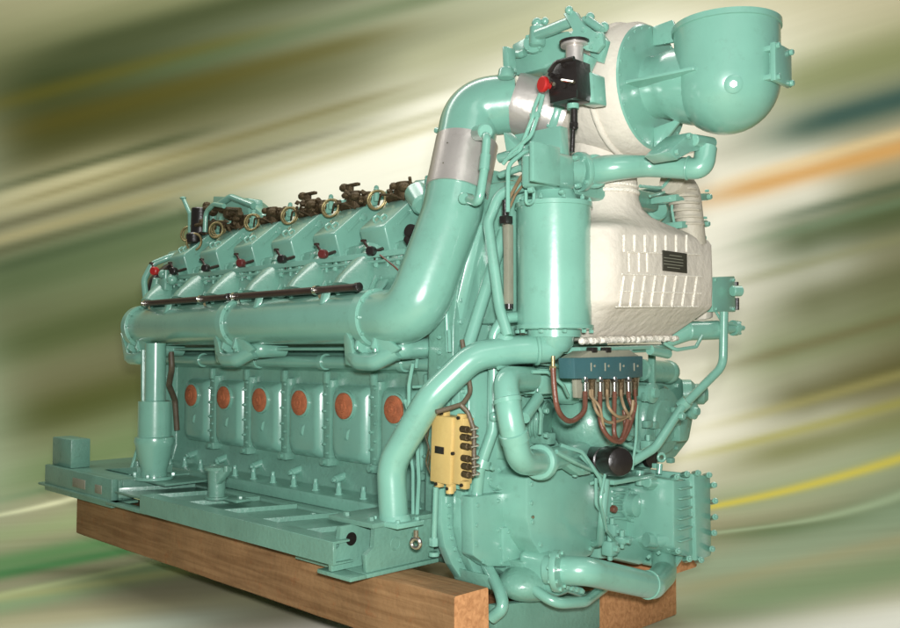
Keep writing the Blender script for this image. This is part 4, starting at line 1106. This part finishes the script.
# filler pipework greebles over the end so no bare wall shows
random.seed(14)
b = MB()
for k in range(10):
    u = random.uniform(500, 600); v = random.uniform(372, 400)
    b.cyl(S(u, v, 2.28), S(u+random.uniform(8, 30), v+random.uniform(-2, 2), 2.26), random.uniform(.006, .02), n=12)
for k in range(12):
    u = random.uniform(610, 680); v = random.uniform(390, 465)
    b.box(S(u, v, 2.2), (.03, random.uniform(.03, .07), random.uniform(.02, .05)), None, .006)
put('case_fittings', b, PAINT2, E)

# ---------------------------------------------------------------- base frame
b = MB()
b.extr([(1.98, -.757), (1.98, -.675), (2.055, -.675), (2.055, -.683), (1.992, -.683), (1.992, -.750), (2.07, -.750), (2.07, -.757)], 2.56, 4.02, .001, 1)
fr = put('side_rail', b, BASEP, E)
b = MB().sbox(2.56, 4.85, 2.42, 2.60, -.76, -.701, .003)
for k in range(7):
    s_ = 2.85+.30*k
    b.prism([W(s_+.06, 2.06, -.745), W(s_-.06, 2.418, -.745), W(s_-.06, 2.418, -.692), W(s_+.06, 2.06, -.692)], Vector((-.010, 0, 0)), .002)
put('frame_rib', b, BASEP, fr)
b = MB().sbox(2.72, 4.45, 2.058, 2.418, -.722, -.712, .002)
put('drip_plate', b, BASEP, fr)
b = MB().sbox(2.5, 4.9, 3.4, 4.02, -.757, -.70, .004)
put('side_rail', b, BASEP, E)
# far outrigger box with holes
b = MB().sbox(4.45, 5.35, 2.08, 2.10, -.76, -.66, .004).sbox(4.45, 4.47, 2.10, 2.40, -.76, -.66, .004).sbox(4.45, 5.35, 2.1, 2.7, -.672, -.66, .003)
b.sbox(4.2, 4.47, 2.2, 2.45, -.678, -.667, .002).sbox(4.40, 5.4, 2.04, 2.16, -.775, -.762, .002)
b.sbox(5.07, 5.33, 2.09, 2.20, -.66, -.50, .006).sbox(4.47, 5.33, 2.05, 2.08, -.80, -.655, .004)
b.sbox(4.05, 4.47, 2.02, 2.08, -.775, -.762, .002)
out = put('outrigger', b, BASEP, E)
b = MB().box(W(4.86, 2.049, -.715), (.16, .006, .05), None, .01).box(W(4.62, 2.049, -.72), (.08, .006, .045), None, .01)
put('lightening_hole', b, MATS['grey_plate'], out)
b = MB().cyl(W(4.7, 2.3, -.66), W(4.7, 2.3, -.60), .03, n=12).prism([W(4.9, 2.2, -.655), W(4.5, 2.2, -.655), W(4.5, 2.2, -.61)], Vector((0, .2, 0)), .004)
put('frame_gusset', b, BASEP, out)
# stub with flange on the frame
p = T(217, 467, 2.2); sx = -p.x
b = MB().lathe(W(sx, 2.2, -.68), Z, [(0, .055), (.01, .055), (.011, .038), (.13, .042), (.131, .056), (.145, .058), (.147, .03)], 28)
b.prism([W(sx-.04, 2.17, -.56), W(sx-.08, 2.2, -.53), W(sx-.08, 2.2, -.55), W(sx-.045, 2.17, -.61)], Vector((0, .03, 0)), .003)
b.cyl(W(sx-.08, 2.2, -.55), W(sx-.08, 2.2, -.525), .014, n=10).cyl(W(sx+.06, 2.22, -.545), W(sx+.06, 2.22, -.53), .02, n=12)
b.box(W(sx-.08, 2.25, -.68), (.14, .08, .012), None, .003).hexa(W(sx-.12, 2.25, -.674), Z, .012, .014)
b.hexa(W(3.15, 2.33, -.72), Z, .014, .03)
put('deck_socket', b, BASEP, E)
# near foot bracket
b = MB()
s0_, s1_ = 2.47, 2.84
t0_ = 2.08
b.extr([(t0_, -.63), (t0_, -.612), (2.40, -.612), (2.40, -.63)], s0_-.005, s1_-.12, .003)
b.sbox(s0_, s1_+.06, t0_-.02, 2.41, -.80, -.785, .003)
def web(s_, th, t0_=t0_):
    pts = [(t0_-.015, -.784), (t0_-.02, -.72), (t0_+.02, -.70), (t0_+.02, -.63), (2.395, -.63), (2.395, -.784)]
    return [W(s_, t, h) for t, h in pts], Vector((th, 0, 0))
b.prism(*web(s0_+.03, .02), .003)
b.prism(*web(2.60, .02, 2.005), .003)
b.sbox(2.47, 2.66, 1.985, 2.058, -.80, -.785, .003)
b.sbox(s0_+.03, s1_-.12, 2.26, 2.28, -.784, -.63, .002)
for s_, t_ in ((2.52, 2.12), (2.66, 2.12), (2.66, 2.38)): b.hexa(W(s_, t_, -.612), Z, .013, .014)
b.hexa(W(2.6, 2.13, -.785), Z, .012, .014)
put('mounting_foot', b, BASEP, E)
b = MB().lathe(S(351, 539, 2.5805)-X*.001, X, [(0, .024), (.0035, .024)], 24)
put('foot_hole', b, BLACK, E)
b = MB().torus(W(s0_+.009, 2.20, -.70), X, .022, .003, 24, 6)
put('foot_boss', b, BASEP, E)
b = MB().sbox(2.52, 2.72, 2.40, 3.6, -.76, -.72, .004).sbox(2.56, 2.72, 2.40, 3.6, -.80, -.762, .004)
put('frame_end_plate', b, BASEP, E)

# ------------------------------------------------------------------ timber beams
def beam(name, s0_, s1_, t0_, t1_, h0_, h1_, m, label):
    b = MB(); n = 24
    rings = []
    rng = random.Random(name+label)
    for k in range(n+1):
        s_ = s0_+(s1_-s0_)*k/n; q = lambda: rng.uniform(-.0025, .0025)
        e = .006
        rings.append([W(s_, t0_+q(), h0_+e+q()), W(s_, t0_+e+q(), h0_), W(s_, t1_-e+q(), h0_), W(s_, t1_+q(), h0_+e), W(s_, t1_+q(), h1_-e+q()), W(s_, t1_-e, h1_+q()*.4), W(s_, t0_+e, h1_+q()*.4), W(s_, t0_+q(), h1_-e+q())])
    b.loft(rings)
    return put(name, b, m, None, label, 'timber beam', 'timber beams under the engine')
HT_ = -.803
beam('timber_bearer', 2.10, 5.05, 2.12, 2.285, -1.018, HT_, WOOD, 'long weathered timber bearer lying lengthwise under the side with the inspection doors')
beam('timber_bearer', 2.22, 5.05, 3.60, 3.86, -1.018, HT_, WOOD2, 'lengthwise brown timber bearer under the far side, ending below the square pump head')
def sleeper(s0_, s1_, t0_, lab):
    b = MB().box(W((s0_+s1_)/2, (t0_+3.88)/2, -1.1455), (s1_-s0_, 3.88-t0_, .249), None, .008)
    put('timber_sleeper', b, WOOD2, None, lab, 'timber beam', 'timber beams under the engine')
sleeper(2.34, 2.60, 2.2, 'short timber sleeper lying crosswise on the floor under the gear-case end')
sleeper(4.40, 4.68, 2.95, 'short timber sleeper lying crosswise on the floor in shade under the far end')

# ------------------------------------------------------------------ floor and backdrop: one painted sheet
Fh = Vector((-1, 1, 0)).normalized()
DW, RC = 8.2, 1.6
Lf = DW-RC+4.0            # flat part begins 4 m behind the lens
def sheet(a, w):
    if w < Lf: d, z = w-4.0, 0
    elif w < Lf+RC*math.pi/2:
        q = (w-Lf)/RC; d, z = DW-RC+RC*math.sin(q), RC-RC*math.cos(q)
    else: d, z = DW, RC+(w-Lf-RC*math.pi/2)
    p = R*a+Fh*d; p.z = z
    return p
def hit(u, v):
    d = ray(u, v); dh = d.dot(Fh); da = d.dot(R)
    if d.z < 0:
        k = -EYE/d.z; dd = dh*k
        if dd < DW-RC: return da*k, dd+4.0
    # march for the curve
    k = 0
    for i in range(4000):
        k = (5+i*.001)/dh; dd = dh*k; z = EYE+d.z*k
        if dd >= DW-.0005: return da*k, Lf+RC*math.pi/2+(z-RC)
        if dd > DW-RC and z < RC and (dd-(DW-RC))**2+(z-RC)**2 >= RC*RC:
            q = math.atan2(dd-(DW-RC), RC-z); return da*k, Lf+q*RC
    return da*k, Lf
NA, NW = 700, 560
AW = 11.0; WT = Lf+RC*math.pi/2+7.0
a_ = np.linspace(-AW, AW, NA+1); w_ = np.linspace(0, WT, NW+1)
AA, WW = np.meshgrid(a_, w_)
rgb = np.zeros(AA.shape+(3,)); rgb[:] = lin((168, 160, 138))
def stroke(u0, v0, u1, v1, wd, c, al, ends=.35):
    a0, w0 = hit(u0, v0); a1, w1 = hit(u1, v1)
    am, wm = hit((u0+u1)/2, (v0+v1)/2+wd)
    d = np.array((a1-a0, w1-w0)); L = np.hypot(*d); d /= L; nn = np.array((-d[1], d[0]))
    wid = max(abs((am-(a0+a1)/2)*nn[0]+(wm-(w0+w1)/2)*nn[1]), .05)
    x = (AA-a0)*d[0]+(WW-w0)*d[1]; y = (AA-a0)*nn[0]+(WW-w0)*nn[1]
    x = x/L; over = np.maximum(0, np.maximum(-x, x-1))
    m = al*np.exp(-(y/wid)**2)*np.exp(-(over/ends)**2)
    rgb[:] = rgb*(1-m[..., None])+np.array(lin(c))*m[..., None]
exec_strokes = [
 # upper left: olive and dark green masses over grey
 (-100, 110, 500, -50, 100, (116, 118, 88), .9), (-20, 150, 400, 36, 62, (78, 77, 40), .95), (60, 80, 330, 6, 38, (52, 62, 36), .9),
 (440, 10, 1000, -90, 34, (164, 164, 146), .8),
 (120, 262, 560, 144, 52, (166, 170, 140), .9), (340, 196, 700, 100, 66, (232, 230, 218), .95), (440, 120, 640, 66, 50, (232, 230, 218), .9), (430, 60, 560, 20, 20, (172, 170, 146), .6),
 # left middle
 (-100, 228, 90, 178, 20, (208, 200, 166), .8), (-60, 300, 170, 238, 36, (104, 118, 88), .92), (-40, 360, 170, 302, 38, (98, 108, 72), .92), (-20, 430, 170, 380, 40, (88, 90, 48), .95),
 (-80, 500, 130, 446, 28, (120, 138, 100), .9),
 # right
 (680, 270, 810, 234, 120, (240, 237, 226), .97), (670, 420, 800, 384, 80, (236, 233, 220), .95),
 (810, 80, 1000, 28, 34, (124, 128, 90), .85), (815, 124, 1000, 72, 22, (66, 92, 86), .9), (836, 116, 900, 98, 9, (52, 82, 84), .5),
 (810, 236, 1000, 184, 34, (84, 96, 64), .9), (820, 300, 1000, 250, 30, (112, 112, 82), .85),
 (790, 352, 1000, 292, 36, (128, 134, 98), .85), (810, 395, 1000, 340, 30, (100, 94, 56), .9), (790, 450, 1000, 396, 22, (122, 120, 74), .85),
 (740, 500, 900, 456, 26, (148, 158, 130), .8), (790, 530, 1000, 472, 28, (84, 102, 66), .9), (720, 565, 900, 520, 24, (146, 160, 140), .85), (760, 600, 1000, 545, 28, (128, 146, 116), .9),
 (680, 660, 1000, 606, 30, (222, 222, 214), .97),
 # floor left
 (-60, 545, 160, 490, 20, (160, 172, 134), .85), (-60, 575, 170, 530, 12, (106, 150, 104), .9), (-60, 620, 170, 566, 14, (150, 176, 140), .85), (60, 620, 420, 580, 12, (196, 190, 158), .85),
 (150, 655, 520, 612, 18, (240, 234, 222), .97), (-60, 655, 170, 624, 14, (216, 226, 208), .9),
 # streaks
 (-60, 120, 200, 50, 9, (94, 88, 34), .7), (60, 120, 330, 48, 13, (88, 80, 32), .7), (200, 60, 420, 0, 10, (84, 98, 72), .6), (100, 40, 300, -14, 12, (56, 64, 40), .6),
 (-40, 198, 150, 146, 5, (66, 74, 48), .7), (-40, 218, 140, 168, 5, (224, 214, 180), .7), (-40, 237, 270, 150, 5, (84, 80, 58), .6), (-30, 248, 130, 204, 3, (196, 182, 142), .6),
 (-40, 262, 130, 216, 5, (92, 92, 66), .6), (20, 262, 180, 218, 9, (82, 98, 72), .7),
 (140, 200, 420, 118, 6, (146, 140, 108), .5), (250, 182, 460, 118, 4, (182, 174, 142), .6), (60, 190, 330, 110, 5, (112, 102, 60), .6), (160, 172, 400, 100, 9, (124, 120, 84), .5),
 (-30, 520, 160, 470, 4, (226, 226, 192), .85), (0, 500, 110, 470, 6, (112, 138, 106), .6),
 (40, 592, 260, 560, 5, (200, 198, 146), .6), (-30, 580, 120, 552, 6, (72, 138, 88), .8), (-20, 600, 120, 570, 3, (202, 210, 164), .6),
 (770, 182, 1000, 120, 12, (210, 162, 102), .9), (800, 162, 1000, 106, 6, (222, 198, 156), .6), (830, 205, 1000, 160, 6, (72, 92, 74), .6),
 (810, 226, 1000, 176, 4, (120, 140, 116), .5), (790, 268, 980, 218, 6, (150, 148, 114), .5),
 (716, 506, 1000, 424, 4, (204, 188, 84), .85), (760, 440, 1000, 374, 5, (168, 160, 80), .6), (780, 408, 1000, 346, 4, (176, 166, 112), .5),
 (780, 352, 980, 296, 6, (124, 110, 78), .5), (740, 530, 940, 480, 5, (170, 184, 158), .6), (720, 582, 900, 540, 6, (160, 154, 124), .5),
 # pale far left
 (-170, 470, -30, 430, 90, (170, 180, 156), .8), (-170, 200, -40, 165, 60, (168, 170, 148), .7),
]
for e in exec_strokes: stroke(*e)
rgb = np.clip(rgb**1.13*1.16*np.array((.93, 1.0, .90))[None, None]**(1-np.clip(rgb.mean(2, keepdims=True)*1.5, 0, 1)), 0, .9)
me = bpy.data.meshes.new('backdrop')
me.from_pydata([tuple(sheet(float(a), float(w))) for w in w_ for a in a_], [], [(j*(NA+1)+i, j*(NA+1)+i+1, (j+1)*(NA+1)+i+1, (j+1)*(NA+1)+i) for j in range(NW) for i in range(NA)])
ca = me.color_attributes.new('paint', 'FLOAT_COLOR', 'POINT')
ca.data.foreach_set('color', np.concatenate([rgb, np.ones(rgb.shape[:2]+(1,))], 2).astype(np.float32).ravel())
me.polygons.foreach_set('use_smooth', np.ones(len(me.polygons), bool))
uvl = me.uv_layers.new(name='sheet')
idx = np.empty(len(me.loops), np.int32); me.loops.foreach_get('vertex_index', idx)
uvs = np.stack([AA.ravel()[idx], WW.ravel()[idx]], 1).astype(np.float32); uvl.data.foreach_set('uv', uvs.ravel())
o = bpy.data.objects.new('backdrop', me); col.objects.link(o); o['kind'] = 'structure'
m = bpy.data.materials.new('smeared_backdrop'); m.use_nodes = True; nt = m.node_tree; L = nt.links.new
bs = nt.nodes['Principled BSDF']; bs.inputs['Roughness'].default_value = .9; bs.inputs['Specular IOR Level'].default_value = .1
at = nt.nodes.new('ShaderNodeAttribute'); at.attribute_name = 'paint'
uv = nt.nodes.new('ShaderNodeUVMap'); uv.uv_map = 'sheet'
mp = nt.nodes.new('ShaderNodeMapping'); mp.inputs['Rotation'].default_value = (0, 0, math.radians(-17)); 
L(uv.outputs['UV'], mp.inputs['Vector'])
mp2 = nt.nodes.new('ShaderNodeMapping'); mp2.inputs['Scale'].default_value = (.16, 2.4, 1)
L(mp.outputs['Vector'], mp2.inputs['Vector'])
nz = nt.nodes.new('ShaderNodeTexNoise'); nz.inputs['Scale'].default_value = 2.0; nz.inputs['Detail'].default_value = 3; nz.inputs['Roughness'].default_value = .55
L(mp2.outputs['Vector'], nz.inputs['Vector'])
rp = nt.nodes.new('ShaderNodeValToRGB'); rp.color_ramp.elements[0].position = .3; rp.color_ramp.elements[1].position = .7
rp.color_ramp.elements[0].color = (.88, .88, .86, 1); rp.color_ramp.elements[1].color = (1.0, 1.0, 1.0, 1)
L(nz.outputs['Fac'], rp.inputs['Fac'])
mx = nt.nodes.new('ShaderNodeMixRGB'); mx.blend_type = 'MULTIPLY'; mx.inputs['Fac'].default_value = .8
L(at.outputs['Color'], mx.inputs['Color1']); L(rp.outputs['Color'], mx.inputs['Color2']); L(mx.outputs['Color'], bs.inputs['Base Color'])
me.materials.append(m)

# ------------------------------------------------------------------ light: on-camera flash and added, unseen fill lights
w = bpy.data.worlds.new('World'); scene.world = w; w.use_nodes = True
w.node_tree.nodes['Background'].inputs[0].default_value = (.97, 1.0, .97, 1); w.node_tree.nodes['Background'].inputs[1].default_value = .125
def area(name, loc, target, size, power, colr):
    l = bpy.data.lights.new(name, 'AREA'); l.shape = 'RECTANGLE'; l.size, l.size_y = size; l.energy = power; l.color = colr
    o = bpy.data.objects.new(name, l); col.objects.link(o); o.location = loc
    o.rotation_euler = (target-loc).to_track_quat('-Z', 'Y').to_euler(); return o
area('camera_flash', ORG+U*.16+R*.04-F*.05, ORG+F*4+R*.15+Z*.15, (.16, .10), 196, (1, 1, .985))
area('fill_light', ORG+Fh*5.4+Z*5.2, ORG+Fh*8.2+Z*.6, (13, 1.6), 520, (1, .99, .93))  # unseen lamp added behind the engine to brighten the backdrop
area('fill_light', ORG+Fh*-.5+Z*3.4+R*1.2, ORG+Fh*4, (3, 1), 24, (.95, 1, .95))  # unseen soft fill added above the camera to lighten floor and engine

cam = bpy.data.cameras.new('camera'); co = bpy.data.objects.new('camera', cam); col.objects.link(co)
co.matrix_world = Matrix(((R.x, U.x, -F.x, 0), (R.y, U.y, -F.y, 0), (R.z, U.z, -F.z, EYE), (0, 0, 0, 1)))
cam.sensor_width = 36; cam.lens = 36*FPX/900; cam.clip_end = 200; cam.clip_start = .02
scene.camera = co
vs = scene.view_settings; vs.view_transform = 'Standard'; vs.look = 'None'; vs.exposure = 0; vs.gamma = 1
